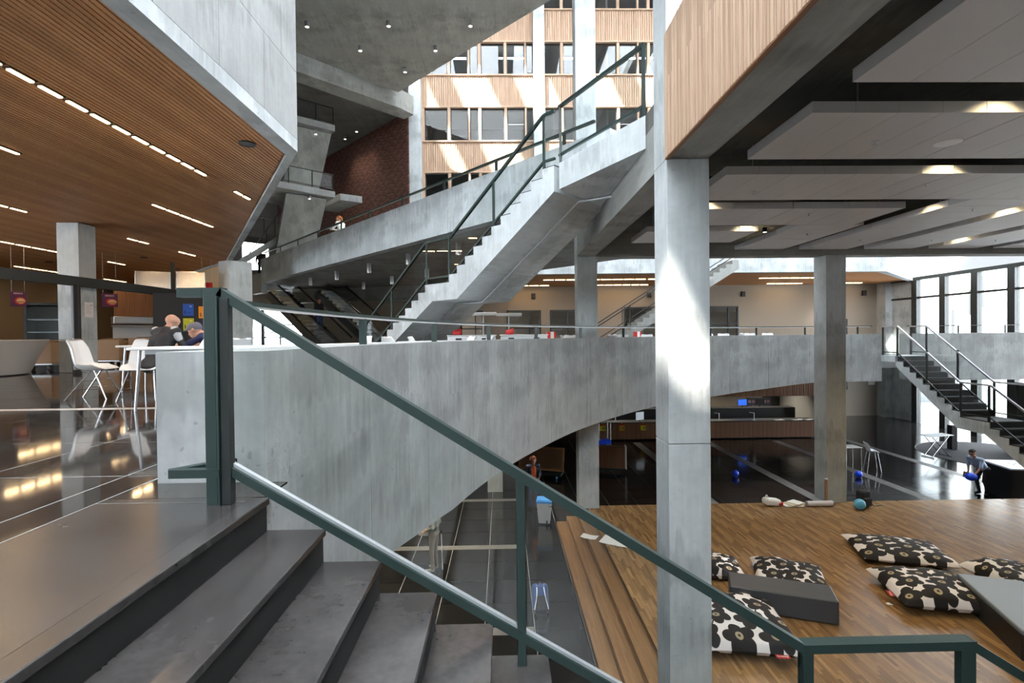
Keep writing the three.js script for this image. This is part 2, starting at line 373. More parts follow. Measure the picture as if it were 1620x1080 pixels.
column('short concrete column on the ground floor under the balcony', -0.6, -0.05, 18.4, 18.9, GROUND, -0.55);

// beams and the slab over the right-hand side
{
  const s = struct('ceiling_right', 'dark concrete slab above the hanging panels');
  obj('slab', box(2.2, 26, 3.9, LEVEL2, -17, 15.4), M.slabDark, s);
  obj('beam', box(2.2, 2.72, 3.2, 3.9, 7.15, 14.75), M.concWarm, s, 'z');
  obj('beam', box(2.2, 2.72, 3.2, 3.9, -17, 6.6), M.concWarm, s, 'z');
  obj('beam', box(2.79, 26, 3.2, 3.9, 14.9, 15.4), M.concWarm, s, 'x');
  obj('upstand', box(2.24, 2.6, LEVEL2, 4.8, -17, 6.58), M.whitePaint, s);
}
// pale timber slats clad the near edge beam
{
  const t = thing('timber_cladding', 'pale vertical timber slats cladding the edge beam beside the middle column', 'cladding', [2.15, 3.2, 6.6]);
  obj('backing', new THREE.BoxGeometry(0.02, 1.58, 7.6).translate(0.035, 0.8, 3.8), M.timberRed, t);
  const g = metres(new RoundedBoxGeometry(0.034, 1.6, 0.045, 1, 0.004));
  const g2 = metres(new RoundedBoxGeometry(0.026, 1.6, 0.036, 1, 0.004));
  let z = 0.0;
  for (let i = 0; i < 140; i++) {
    const wide = (i * 7) % 5 !== 0, m = shared('slat', wide ? g : g2, M.timberPale[(i * 13 + (i % 3)) % 4], t);
    z += wide ? 0.055 : 0.046;
    m.position.set(0.005, 0.79, z - 0.02);
  }
  obj('bottom_trim', new THREE.BoxGeometry(0.05, 0.02, 7.6).translate(0.02, -0.012, 3.8), M.timberRed, t, 'z');
}
// left block: smooth concrete faces above a timber soffit
const rimOut = [[-3.55, -6], [-3.55, 8.95], [-11.45, 21.7], [-24, 34.2], [-24, -6]];
const rimIn = [[-3.82, -5.8], [-3.82, 9.12], [-11.72, 21.75], [-23.8, 33.7], [-23.8, -5.8]];
{
  const b = struct('wall_left_block', 'smooth pale concrete block above the timber ceiling');
  obj('body', slab([[-3.56, -6], [-3.56, 8.95], [-11.46, 21.7], [-24, 34.2], [-24, -6]], 4.36, 14), M.slabDark, b);
  for (const [y0, y1, o] of [[4.362, 5.52, 0], [5.528, 8.1, 0.6], [8.108, 10.7, 0.1], [10.708, 14, 0.7]]) for (let i = 0; i < 12; i++) {
    const d1 = Math.min(8.95, 8.95 - o - (i - (o ? 1 : 0)) * 1.22), d0 = 8.95 - o - (i + 1 - (o ? 1 : 0)) * 1.22;
    if (d1 - d0 > 0.05) obj('wall_panel', box(-3.558, -3.548, y0, y1, d0 + 0.004, d1 - 0.004), M.conc, b);
  }
  obj('rim', slab(rimOut, 4.15, 4.359, [rimIn.slice().reverse()]), M.concPale, b);
  const c = struct('ceiling_left', 'timber slat ceiling over the cafe');
  obj('backing', slab(rimIn.map(([x, d]) => [x * 1, d]), 4.31, 4.355), M.black, c);
  const pitch = 0.076;
  for (let i = 0; i < 262; i++) {
    const x = -3.87 - i * pitch; if (x < -23.7) break;
    const dEnd = x > -11.72 ? 9.12 + (-3.82 - x) / 7.9 * 12.63 - 0.06 : 21.75 + (-11.72 - x) * 0.99 - 0.06;
    const L = dEnd - 1.5, m = new THREE.Mesh(metres(new THREE.BoxGeometry(0.056, 0.05, L), 'y'), M.timber[(i * 7 + (i * i) % 5) % 4]);
    m.name = 'slat'; m.castShadow = m.receiveShadow = true; m.position.copy(V(x, 4.225, 1.5 + L / 2)); c.add(m);
  }
}
// lighting strips set between the slats
function stripRow(x, runs, label, group) {
  let no = 0;
  for (const [d0, d1, n] of runs) for (let i = 0; i < n; i++) {
    const l = (d1 - d0) / n, a = d0 + i * l + 0.05, b = d0 + (i + 1) * l - 0.05;
    const t = thing('ceiling_light', ordinal(no++) + ' ' + label + ', counted from the front', 'light', [x, 4.19, (a + b) / 2], 0, group);
    obj('housing', new THREE.BoxGeometry(0.10, 0.02, b - a + 0.04).translate(0, 0.002, 0), M.black, t);
    obj('lamp_tube', new RoundedBoxGeometry(0.06, 0.02, b - a, 2, 0.008).translate(0, -0.014, 0), M.led, t);
    const q = new THREE.RectAreaLight(new THREE.Color(1, 0.66, 0.34), 40, 0.07, b - a);
    q.name = 'lamp_glow'; q.position.set(0, -0.03, 0); q.rotation.x = -Math.PI / 2; t.add(q);
  }
}
stripRow(-5.93, [[3.4, 6.2, 4], [6.2, 10.35, 10], [11.38, 12.12, 2]], 'lit strip in the ceiling row nearest the concrete block', 'strip lights, row nearest the concrete block');
stripRow(-8.47, [[8.0, 9.13, 2], [12.45, 15.08, 5]], 'lit strip in the second row of timber ceiling lights', 'strip lights, second row');
stripRow(-12.1, [[12.2, 13.2, 2], [16.6, 17.63, 2], [19.2, 20.26, 2]], 'lit strip in the third row of timber ceiling lights', 'strip lights, third row');
stripRow(-16.5, [[16.9, 19.29, 4], [21.5, 22.53, 2], [24.7, 25.73, 2]], 'lit strip in the fourth row of timber ceiling lights', 'strip lights, fourth row');
stripRow(-21.4, [[22.6, 25.14, 3], [27.6, 29.28, 3]], 'lit strip in the lowest row of timber ceiling lights', 'strip lights, fifth row');
for (const [x, d, l] of [[-4.28, 8.67, 'near the concrete corner'], [-18.98, 21.6, 'left of the concrete column'], [-14.35, 20.6, 'right of the concrete column'], [-15.2, 24, 'above the far counter']]) {
  const s = thing('ceiling_speaker', 'round black ceiling speaker in the timber slats ' + l, 'speaker', [x, 4.19, d]);
  obj('grille', new THREE.CylinderGeometry(0.13, 0.13, 0.02, 24).translate(0, 0, 0), M.black, s);
  obj('rim', new THREE.TorusGeometry(0.13, 0.008, 6, 28).rotateX(Math.PI / 2).translate(0, -0.008, 0), M.steelDark, s);
}
// second-floor gallery running diagonally across the hall
const GA = [-12.65, 26.85], GB = [2.2, 10.15], gu = (() => { const x = GB[0] - GA[0], d = GB[1] - GA[1], l = Math.hypot(x, d); return [x / l, d / l, l]; })();
const gp = (s, off = 0) => [GA[0] + gu[0] * s - gu[1] * off, GA[1] + gu[1] * s + gu[0] * off];   // off > 0: away from the camera
{
  const w = struct('wall_gallery', 'concrete parapet of the second-floor gallery');
  const n = 8;
  for (let i = 0; i < n; i++) { const a = gu[2] * i / n + (i ? 0.006 : 0), b = gu[2] * (i + 1) / n - 0.006; obj('wall_panel', slab([gp(a), gp(b), gp(b, 0.3), gp(a, 0.3)], 3.82, 5.05), M.concPale, w); }
  const c = struct('ceiling_gallery', 'grey concrete underside of the second-floor gallery');
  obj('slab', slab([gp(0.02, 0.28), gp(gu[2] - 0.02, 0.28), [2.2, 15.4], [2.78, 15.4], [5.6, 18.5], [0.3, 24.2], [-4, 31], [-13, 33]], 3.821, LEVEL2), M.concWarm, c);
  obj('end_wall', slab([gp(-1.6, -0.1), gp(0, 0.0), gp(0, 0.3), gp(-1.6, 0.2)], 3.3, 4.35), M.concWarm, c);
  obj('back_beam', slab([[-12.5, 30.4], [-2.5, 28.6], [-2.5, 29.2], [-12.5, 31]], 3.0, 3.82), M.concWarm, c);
}
// upper bridge slab with downlights
const BR = { c: [-5.03, 25.27], a: [3.4, 16.85], b: [-3.1, 10.35], e: [-11.6, 18.75] };
{
  const s = struct('ceiling_bridge', 'concrete underside of the upper bridge with round downlights');
  obj('slab', slab([BR.c, BR.e, BR.b, BR.a].reverse(), 13, 13.9), M.concWarm, s);
  obj('edge_beam', slab([[-12.2, 19.0], [-5.05, 25.75], [-4.5, 26.55], [-5.1, 27.1], [-12.8, 19.6]], 12.45, 13.4), M.concWarm, s);
  const c = struct('ceiling_back', 'dark concrete ceiling behind the upper bridge');
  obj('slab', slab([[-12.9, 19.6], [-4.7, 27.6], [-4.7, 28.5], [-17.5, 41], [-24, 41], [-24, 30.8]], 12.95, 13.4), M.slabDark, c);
}
{
  const w = struct('wall_brick', 'dark red brick wall at the back of the upper hall');
  obj('brickwork', slab([[-4.95, 27.3], [-4.6, 27.8], [-17.2, 40.7], [-17.6, 40.3]], LEVEL2, 12.96), M.brick, w);
}
// closing walls and roof
{
  asStruct(obj('wall_back', [box(-24.4, 26.4, 18, 22, -17.4, -17), box(-24.4, -17, GROUND, 18, -17.4, -17), box(19, 26.4, GROUND, 18, -17.4, -17), box(-17, 19, GROUND, 8.5, -17.4, -17)], M.concWarm));
  const bw = struct('window_8', 'added high glazing behind the viewpoint that lights the front faces');  // unseen window, added to throw sky light onto surfaces facing the camera
  for (let x = -17; x <= 19.1; x += 3) obj('mullion', box(x - 0.1, x + 0.1, 8.5, 18, -17.35, -17.15), M.steelDark, bw);
  for (const y of [8.5, 13.1, 17.85]) obj('transom', box(-17, 19, y, y + 0.15, -17.35, -17.15), M.steelDark, bw);
  obj('pane', box(-17, 19, 8.5, 18, -17.26, -17.25), M.pane, bw);
  asStruct(obj('wall_left', [box(-24.4, -24, GROUND, 0.3, -17, 42), box(-24.4, -24, 3.8, 22, -17, 42), box(-24.4, -24, 0.3, 3.8, -17, -14), box(-24.4, -24, 0.3, 3.8, 13, 42)], M.plaster));
  const lw = struct('window_9', 'added unseen window band in the left wall that lights the cafe ceiling');  // unseen window, added to brighten the timber soffit from below
  for (let d = -14; d <= 13.1; d += 3) obj('mullion', box(-24.3, -24.1, 0.3, 3.8, d - 0.06, d + 0.06), M.steelDark, lw);
  obj('pane', box(-24.2, -24.19, 0.3, 3.8, -14, 13), M.pane, lw);
  asStruct(obj('wall_right_upper', box(26, 26.4, 4.3, 22, -17, 42), M.whitePaint));
  asStruct(obj('wall_right_near', box(26, 26.4, GROUND, 4.3, -17, 13.1), M.conc));  // unseen wall added in place of glazing to cut light from the right
  const r = struct('ceiling_roof', 'unseen roof with long skylights and added openings for light');
  const O1 = [[-8, 12.4], [25, 12.4], [25, 22.2], [-8, 22.2]], O2 = [[-8.4, -13.3], [-6.6, -13.3], [-6.6, -11.5], [-8.4, -11.5]], O3 = [[-14, -10], [8, -10], [8, 12], [-14, 12]];  // small hole added for the column's sun patch, near skylight for top light
  obj('roof_slab', slab([[-24.4, -17.4], [26.4, -17.4], [26.4, 42.4], [-24.4, 42.4]], 22, 22.4, [O1, O2, O3].map((o) => o.slice().reverse())), M.whitePaint, r);
  for (let i = 0; i < 26; i++) { const d = -10 + i * 0.88; obj('added_baffle', box(-14, 8, 21.5, 22.6, d, d + 0.06), M.white, r); }   // unseen upright baffles, added to keep the sun out of the added near skylight
  obj('roof_glass', box(-14, 8, 22.7, 22.72, -10, 12), M.pane, r);
  for (let i = 0; i < 9; i++) { const x = -6.9 + i * 3.4; obj('roof_beam', box(x, x + 1.15, 21.6, 22.38, 12.4, 22.2), M.whitePaint, r); }
  obj('roof_glass', box(-8, 25, 22.5, 22.52, 12.4, 22.2), M.pane, r);
}

// ---------------------------------------------------------------- office facade above the far side
{
  const f = thing('office_facade', 'office front of pale timber slats and long windows across the atrium', 'facade', [-4.3, 6.2, 28]);
  const W = 20.5, sills = [1.75, 5.37, 8.98, 12.55];                   // local heights; storey 3.6
  const slatG = new THREE.BoxGeometry(0.075, 1, 0.05);
  const bands = [[0.2, 1.75], [3.72, 5.37], [7.28, 8.98], [10.83, 12.55], [14.4, 15.6]];
  for (const [y0, y1] of bands) {
    obj('spandrel', new THREE.BoxGeometry(W, y1 - y0, 0.2).translate(W / 2, (y0 + y1) / 2, -0.1), M.timberPale[1], f);
    for (let v = 0; v < 4; v++) {
      const list = [];
      for (let i = v; i * 0.122 < W - 0.1; i += 4) list.push(slatG.clone().scale(1, y1 - y0, 1).translate(0.06 + i * 0.122, (y0 + y1) / 2, 0.025));
      const m = obj('slat_field', list, M.timberPale[(v * 3) % 4], f); m.userData.kind = 'stuff';
    }
    obj('sill', new THREE.BoxGeometry(W, 0.07, 0.34).translate(W / 2, y1 + 0.02, -0.03), M.timberPale[2], f, 'x');
    obj('head', new THREE.BoxGeometry(W, 0.07, 0.34).translate(W / 2, y0 - 0.02, -0.03), M.timberPale[2], f, 'x');
  }
  // windows: wide pane, middling pane and a narrow opening light, again and again
  const widths = [1.27, 0.98, 0.47];
  for (let s = 0; s < 4; s++) {
    const y0 = sills[s] + 0.055, y1 = (bands[s + 1] ? bands[s + 1][0] : 14.4) - 0.055, h = y1 - y0, g0 = [];
    let x = 0.0, k = 0;
    while (x < W - 0.6) {
      const post = k % 3 === 2 ? 0.09 : 0.15;
      obj('mullion', new THREE.BoxGeometry(post, h, 0.26).translate(x + post / 2, (y0 + y1) / 2, -0.03), M.timberPale[(k + s) % 4], f);
      x += post;
      const w = Math.min(widths[k % 3], W - x);
      const win = obj('window_frame', [[0, w, y0, y0 + 0.05], [0, w, y1 - 0.05, y1], [0, 0.045, y0 + 0.05, y1 - 0.05], [w - 0.045, w, y0 + 0.05, y1 - 0.05]].map(([a, b, c, e]) => new THREE.BoxGeometry(b - a, e - c, 0.06).translate(x + (a + b) / 2, (c + e) / 2, -0.06)), M.steelDark, f);
      obj('pane', new THREE.BoxGeometry(w - 0.09, h - 0.1, 0.008).translate(x + w / 2, (y0 + y1) / 2, -0.06), M.pane, win);
      if (k % 3 === 1 && (k + s) % 2) obj('blind_rail', new THREE.BoxGeometry(w - 0.1, 0.02, 0.02).translate(x + w / 2, y0 + h * 0.55, -0.2), M.alu, win);
      x += w; k++;
    }
  }
  // rooms behind: floors, ceilings and a back wall
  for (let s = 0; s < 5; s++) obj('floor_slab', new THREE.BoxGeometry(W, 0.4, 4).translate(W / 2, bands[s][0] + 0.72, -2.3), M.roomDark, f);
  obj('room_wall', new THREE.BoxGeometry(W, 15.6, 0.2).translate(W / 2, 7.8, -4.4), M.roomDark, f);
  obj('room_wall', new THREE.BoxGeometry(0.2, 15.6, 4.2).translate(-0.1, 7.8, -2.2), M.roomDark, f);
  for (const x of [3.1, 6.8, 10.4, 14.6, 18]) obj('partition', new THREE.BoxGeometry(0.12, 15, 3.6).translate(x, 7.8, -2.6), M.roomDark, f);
  for (const s of [2, 3]) for (const x of [1.6, 5, 8.6, 12.5]) {
    const m = obj('lamp_tube', new THREE.BoxGeometry(1.5, 0.05, 0.12).translate(x, bands[s + 1][0] + 0.35 - 0.35, -1.6), M.tubeWhite, f);
    const q = new THREE.RectAreaLight(new THREE.Color(0.9, 0.97, 1), 6, 1.5, 0.12); q.name = 'office_lamp_glow'; q.position.set(x, bands[s + 1][0] - 0.05, -1.6); q.rotation.x = -Math.PI / 2; f.add(q);
  }
}
column('white concrete pier at the left end of the office front', -4.9, -4.28, 27.3, 27.9, LEVEL2, 22, [8.2]);
column('white concrete pier in the middle of the office front', 1.82, 2.42, 27.35, 27.95, LEVEL2, 22, [9.5]);

// ---------------------------------------------------------------- far wing on the upper floor: fascia, timber soffit, wall with windows
{
  const w = struct('wall_far', 'far concrete wall with dark framed windows');
  obj('fascia', slab([[-3, 26.4], [20.3, 26.4], [25.98, 31.5], [25.98, 33.5], [-3, 33.5]], 4.3, 5.9), M.concPale, w);
  obj('rim', slab([[-3, 26.4], [20.3, 26.4], [25.98, 31.5], [25.98, 31.9], [20.1, 26.75], [-3, 26.75]], 4.1, 4.3), M.concPale, w);
  const open = [[0.3, 2.6, 0, 2.6], [3.2, 5.0, 0, 2.6], [8.2, 11.9, 0.2, 2.75], [14.0, 16.0, 0.2, 2.75], [-2.8, -1.3, 0, 2.6]];
  // wall with openings, upper floor level
  const xs = [-12.5, ...open.map((o) => o.slice(0, 2)).flat().sort((a, b) => a - b), 25.98];
  for (let i = 0; i < xs.length - 1; i += 2) obj('wall_panel', box(xs[i], xs[i + 1], 0, 4.1, 34, 34.35), M.plaster, w);
  for (const [x0, x1, y0, y1] of open) { obj('wall_panel', box(x0, x1, y1, 4.1, 34, 34.35), M.plaster, w); if (y0) obj('wall_panel', box(x0, x1, 0, y0, 34, 34.35), M.plaster, w); }
  obj('wall_panel', box(-12.5, 25.98, GROUND, -0.55, 34, 34.35), M.plaster, w);
  obj('room_wall', box(-3, 25.98, 0, 4.1, 37.4, 37.6), M.plaster, w);
  obj('room_ceiling', box(-3, 25.98, 4.1, 4.3, 34, 37.6), M.plaster, w);
  obj('room_floor', box(-3, 25.98, -0.3, 0, 34.0, 37.6), M.plasterGrey, w);
  const c = struct('ceiling_far', 'timber slat ceiling of the far wing');
  obj('backing', slab([[-3, 26.78], [20, 26.78], [25.9, 31.95], [25.9, 33.98], [-3, 33.98]], 4.24, 4.3), M.black, c);
  for (let i = 0; i < 96; i++) { const d = 26.82 + i * 0.075; const x1 = d < 32 ? Math.min(25.8, 19.9 + (d - 26.75) * 1.12) : 25.8; obj('slat', box(-3, x1, 4.17, 4.22, d, d + 0.058), M.timber[(i * 7) % 4], c, 'x'); }
  let k = 0;
  for (const [x0, x1, y0, y1] of open) {
    const t = struct('window_' + (++k), 'dark steel framed window in the far wall');
    const b = (a0, a1, b0, b1) => box(a0, a1, b0, b1, 33.97, 34.1);
    obj('window_frame', [b(x0, x0 + 0.09, y0, y1), b(x1 - 0.09, x1, y0, y1), b(x0, x1, y1 - 0.09, y1), b(x0, x1, y0, y0 + 0.09), b(x0, x1, y0 + (y1 - y0) * 0.52, y0 + (y1 - y0) * 0.52 + 0.07), b(x0 + (x1 - x0) * 0.64, x0 + (x1 - x0) * 0.64 + 0.07, y0, y1)], M.steelDark, t);
    obj('pane', box(x0, x1, y0, y1, 34.03, 34.036), M.pane, t);
  }
  for (const x of [2.1, 6.2, 9.9, 13.2, 16.3, 22.4, 24.6]) { const s = thing('wall_speaker', 'small black wall speaker high on the far wall, ' + ordinal([2.1, 6.2, 9.9, 13.2, 16.3, 22.4, 24.6].indexOf(x)) + ' from the left', 'speaker', [x, 3.55, 33.95]); obj('box', new RoundedBoxGeometry(0.26, 0.34, 0.18, 2, 0.03), M.black, s); obj('bracket', new THREE.BoxGeometry(0.06, 0.08, 0.08).translate(0, 0, -0.1), M.steelDark, s); }
}
// strip lights of the far soffit, laid across the hall
function stripAcross(y, d, runs, label, group) {
  let no = 0;
  for (const [x0, x1, n] of runs) for (let i = 0; i < n; i++) {
    const l = (x1 - x0) / n, a = x0 + i * l + 0.05, b = x0 + (i + 1) * l - 0.05;
    const t = thing('ceiling_light', ordinal(no++) + ' ' + label + ', from the left', 'light', [(a + b) / 2, y, d], 0, group);
    obj('housing', new THREE.BoxGeometry(b - a + 0.04, 0.02, 0.16).translate(0, 0.012, 0), M.black, t);
    obj('lamp_tube', new RoundedBoxGeometry(b - a, 0.03, 0.12, 2, 0.01).translate(0, -0.012, 0), M.led, t);
    const q = new THREE.RectAreaLight(new THREE.Color(1, 0.66, 0.34), 16, b - a, 0.12); q.name = 'lamp_glow'; q.position.y = -0.035; q.rotation.x = -Math.PI / 2; t.add(q);
  }
}
stripAcross(4.155, 29.7, [[2.4, 8.5, 9], [8.6, 9.9, 2], [15.2, 18.9, 6]], 'lit strip in the nearer row of the far timber ceiling', 'far ceiling strip lights, nearer row');
stripAcross(4.155, 33.0, [[0.4, 3.1, 4], [6.1, 9.6, 6], [17.4, 19.8, 4], [21.9, 23.8, 3]], 'lit strip in the farther row of the far timber ceiling', 'far ceiling strip lights, farther row');

// ---------------------------------------------------------------- glazed right-hand side
{
  const g = struct('window_6', 'tall glazed side of the hall with dark mullions');
  for (let d = 13.14; d <= 31.6; d += 2.02) obj('mullion', box(25.86, 26.14, GROUND, 4.3, d - 0.2, d + 0.2), M.steelDark, g);
  for (let d = 13.14; d <= 30; d += 2.02) obj('pane', box(25.99, 26.01, GROUND, 4.3, d + 0.2, d + 1.82), M.pane, g);
  obj('transom', box(25.85, 26.1, 4.1, 4.3, 13, 34), M.steelDark, g, 'z');
  obj('transom', box(25.9, 26.08, 2.95, 3.07, 13, 34), M.steelDark, g, 'z');
  obj('transom', box(25.85, 26.1, -0.5, 0, 13, 34), M.steelDark, g, 'z');
  asStruct(obj('wall_pier', [box(25.95, 26.3, GROUND, 4.3, 31.5, 34.0), box(25.5, 25.95, GROUND, 4.3, 33.2, 34.0)], M.concPale), 'pale concrete pier at the end of the glazing');
}
// outside: paving, neighbouring wall and a few trees
{
  asStruct(obj('ground_outside', box(26.4, 140, GROUND - 0.3, GROUND - 0.01, -60, 120), std([0.45, 0.45, 0.44], 0.9)));
  const w = thing('neighbour_building', 'pale panelled building with slit windows outside the glazing', 'building', [33, GROUND, 41]);
  obj('wall', new THREE.BoxGeometry(14, 13, 6).translate(0.2, 6.5, -2), M.concPale, w);
  for (const [x, y, h] of [[2.6, 5.6, 2.2], [3.2, 5.4, 3], [5.6, 8.6, 3.2], [4.6, 8, 2]]) obj('slit_window', new THREE.BoxGeometry(0.22, h, 0.1).translate(x, y + h / 2 - 1, 1.02), M.steelDark, w);
  const st = thing('outdoor_steps', 'pale outdoor steps seen under the right-hand stair', 'steps', [37, GROUND, 36.4]);
  for (let i = 0; i < 9; i++) obj('step', new RoundedBoxGeometry(9, 0.17, 0.36, 1, 0.01).translate(0.5, 0.085 + i * 0.17, -i * 0.34), M.concPale, st);
  const leafM = phys([0.16, 0.30, 0.07], 0.9, { transmission: 0.35, thickness: 0 }), bark = std([0.1, 0.07, 0.05], 0.9);
  const leafG = new THREE.PlaneGeometry(0.30, 0.2);
  const spots = [[60, 48, 6.5, 'leafy green tree outside, nearest the far mullion'], [66, 44, 7.5, 'large green tree outside behind the parapet'], [72, 51, 7, 'green tree outside, farthest from the glazing'], [58, 38, 5.4, 'small round green tree outside at the right edge']];
  for (const [x, d, h, label] of spots) {
    const t = thing('tree', label, 'tree', [x, GROUND, d]);
    obj('trunk', [rod(L3(0, 0, 0), L3(0.1, h * 0.5, 0), 0.2, 0.13), rod(L3(0.1, h * 0.45, 0), L3(1, h * 0.75, 0.3), 0.1, 0.04), rod(L3(0.1, h * 0.45, 0), L3(-0.9, h * 0.78, -0.3), 0.1, 0.04)], bark, t);
    const list = [];
    for (let i = 0; i < 2600; i++) {
      const a = rr(0, 6.283), b = Math.acos(rr(-1, 1)), r = Math.pow(rnd(), 0.4) * (1 + 0.25 * Math.sin(a * 3 + b * 4));
      const e = new THREE.Euler(rr(0, 6), rr(0, 6), rr(0, 6));
      list.push(leafG.clone().applyMatrix4(new THREE.Matrix4().makeRotationFromEuler(e)).translate(Math.sin(b) * Math.cos(a) * r * h * 0.36, h * 0.68 + Math.cos(b) * r * h * 0.33, Math.sin(b) * Math.sin(a) * r * h * 0.36));
    }
    const m = raw('foliage', list, leafM, t); m.userData.kind = 'stuff';
  }
}
// ---------------------------------------------------------------- hanging acoustic panels
{
  const Y = 3.36, T = 0.13;
  const mk = (label, x0, x1, d0, d1, seams, spots) => {
    const p = thing('ceiling_panel', label, 'panel', [(x0 + x1) / 2, Y, (d0 + d1) / 2], 0, 'hanging acoustic ceiling panels');
    const ax = (x1 - x0) > (d1 - d0), w = x1 - x0, l = d1 - d0;
    // boards laid side by side with fine joints, a wider joint where two lengths meet
    const cuts = [0, ...seams, ax ? w : l];
    for (let c = 0; c < cuts.length - 1; c++) {
      const n = Math.max(1, Math.round((cuts[c + 1] - cuts[c]) / 0.55)), q = (cuts[c + 1] - cuts[c]) / n;
      for (let i = 0; i < n; i++) {
        const a = cuts[c] + i * q + (i ? 0.0018 : 0.006), b = cuts[c] + (i + 1) * q - (i < n - 1 ? 0.0018 : 0.006);
        obj('board', ax ? rbox(-w / 2 + a, -w / 2 + b, 0, T, -l / 2, l / 2, 0.004, 1) : rbox(-w / 2, w / 2, 0, T, -l / 2 + a, -l / 2 + b, 0.004, 1), M.panel, p);
      }
    }
    for (const sx of [-0.42, 0.42]) for (const sd of [-0.35, 0.35]) obj('hanger', rod(L3(sx * w, T, sd * l), L3(sx * w, 0.56, sd * l), 0.008), M.galv, p);
    for (const [x, d, k] of spots) {
      if (k === 'round') obj('diffuser', lathe([[0.001, -0.012], [0.13, -0.012], [0.15, -0.004], [0.15, 0.002]]).translate(x, 0, -d), M.white, p);
      else { const s = obj('sprinkler', [rod(L3(x, 0, -d), L3(x, -0.045, -d), 0.014), lathe([[0.001, -0.05], [0.035, -0.05], [0.035, -0.045], [0.001, -0.045]], 12).translate(x, 0, -d), lathe([[0.001, -0.006], [0.05, -0.006], [0.05, 0.001]], 14).translate(x, 0, -d)], M.alu, p); }
    }
    return p;
  };
  mk('nearest white hanging ceiling panel at the top right', 3.47, 12, 3.4, 4.95, [4.6], [[-2.6, 0.25, 's']]);
  mk('second white hanging ceiling panel, with a round diffuser', 3.49, 12, 5.63, 7.13, [2.5, 6], [[-2.9, 0.1, 's'], [-1.9, 0.15, 'round']]);
  mk('third white hanging ceiling panel just right of the middle column', 3.49, 10.1, 7.8, 9.3, [3.6], [[0.3, -0.2, 's'], [-2.4, 0.2, 's']]);
  mk('fourth white hanging ceiling panel behind the middle column, ending short', 3.49, 8.06, 9.95, 11.45, [2.3], [[0.6, -0.3, 's']]);
  mk('fifth and farthest crosswise ceiling panel, left of the lengthwise ones', 3.49, 6.2, 12.1, 13.6, [1.3], []);
  mk('lengthwise ceiling panel nearest the middle column', 6.88, 8.3, 11.45, 14.85, [1.7], [[0, -0.7, 's']]);
  mk('second lengthwise ceiling panel over the back column', 8.8, 10.25, 9.3, 14.85, [2.6], [[0, 1.2, 's'], [0, -2, 's']]);
  mk('third lengthwise ceiling panel right of the back column', 10.75, 12.2, 7.2, 14.85, [2.6, 5.2], [[0.1, 2.4, 's'], [0, -2.9, 'round']]);
  mk('fourth lengthwise ceiling panel from the back column', 12.7, 14.15, 5.6, 14.85, [3, 6], [[0, 3.3, 's'], [0, 0.2, 's']]);
  mk('fifth lengthwise ceiling panel from the back column', 14.65, 16.1, 5.6, 14.85, [3, 6], [[0, 3, 's']]);
  mk('sixth lengthwise ceiling panel, nearest the glazing', 16.6, 18.05, 5.6, 14.85, [3, 6], []);
  mk('lengthwise ceiling panel beyond the right edge of view', 18.55, 20, 5.6, 14.85, [3, 6], []);
  // warm lamps in the gaps above the panels
  const up = [[5.6, 5.3, 'second'], [6.9, 7.5, 'third'], [4.0, 9.65, 'fourth'], [5.9, 11.8, 'fifth'], [8.45, 10.2, 'second lengthwise'], [7.5, 14.3, 'first lengthwise'], [10.45, 10.6, 'third lengthwise'], [12.4, 13.8, 'fourth lengthwise']];
  for (const [x, d, l] of up) {
    const t = thing('gap_light', 'small downlight in the ceiling gap beside the ' + l + ' panel', 'light', [x, 3.87, d], 0);
    obj('housing', lathe([[0.001, 0.03], [0.06, 0.03], [0.06, -0.1], [0.05, -0.1]], 18), M.steelDark, t);
    obj('lamp_lens', new THREE.CylinderGeometry(0.045, 0.045, 0.01, 18).translate(0, -0.095, 0), M.ledWhite, t);
    const q = new THREE.SpotLight(new THREE.Color(1, 0.80, 0.45), 13, 0, R(55), 0.6, 2); q.name = 'gap_lamp_glow'; q.position.set(0, -0.11, 0); q.target.position.set(0, -2, 0); q.shadow.radius = 2; q.castShadow = true; t.add(q, q.target);
  }
}
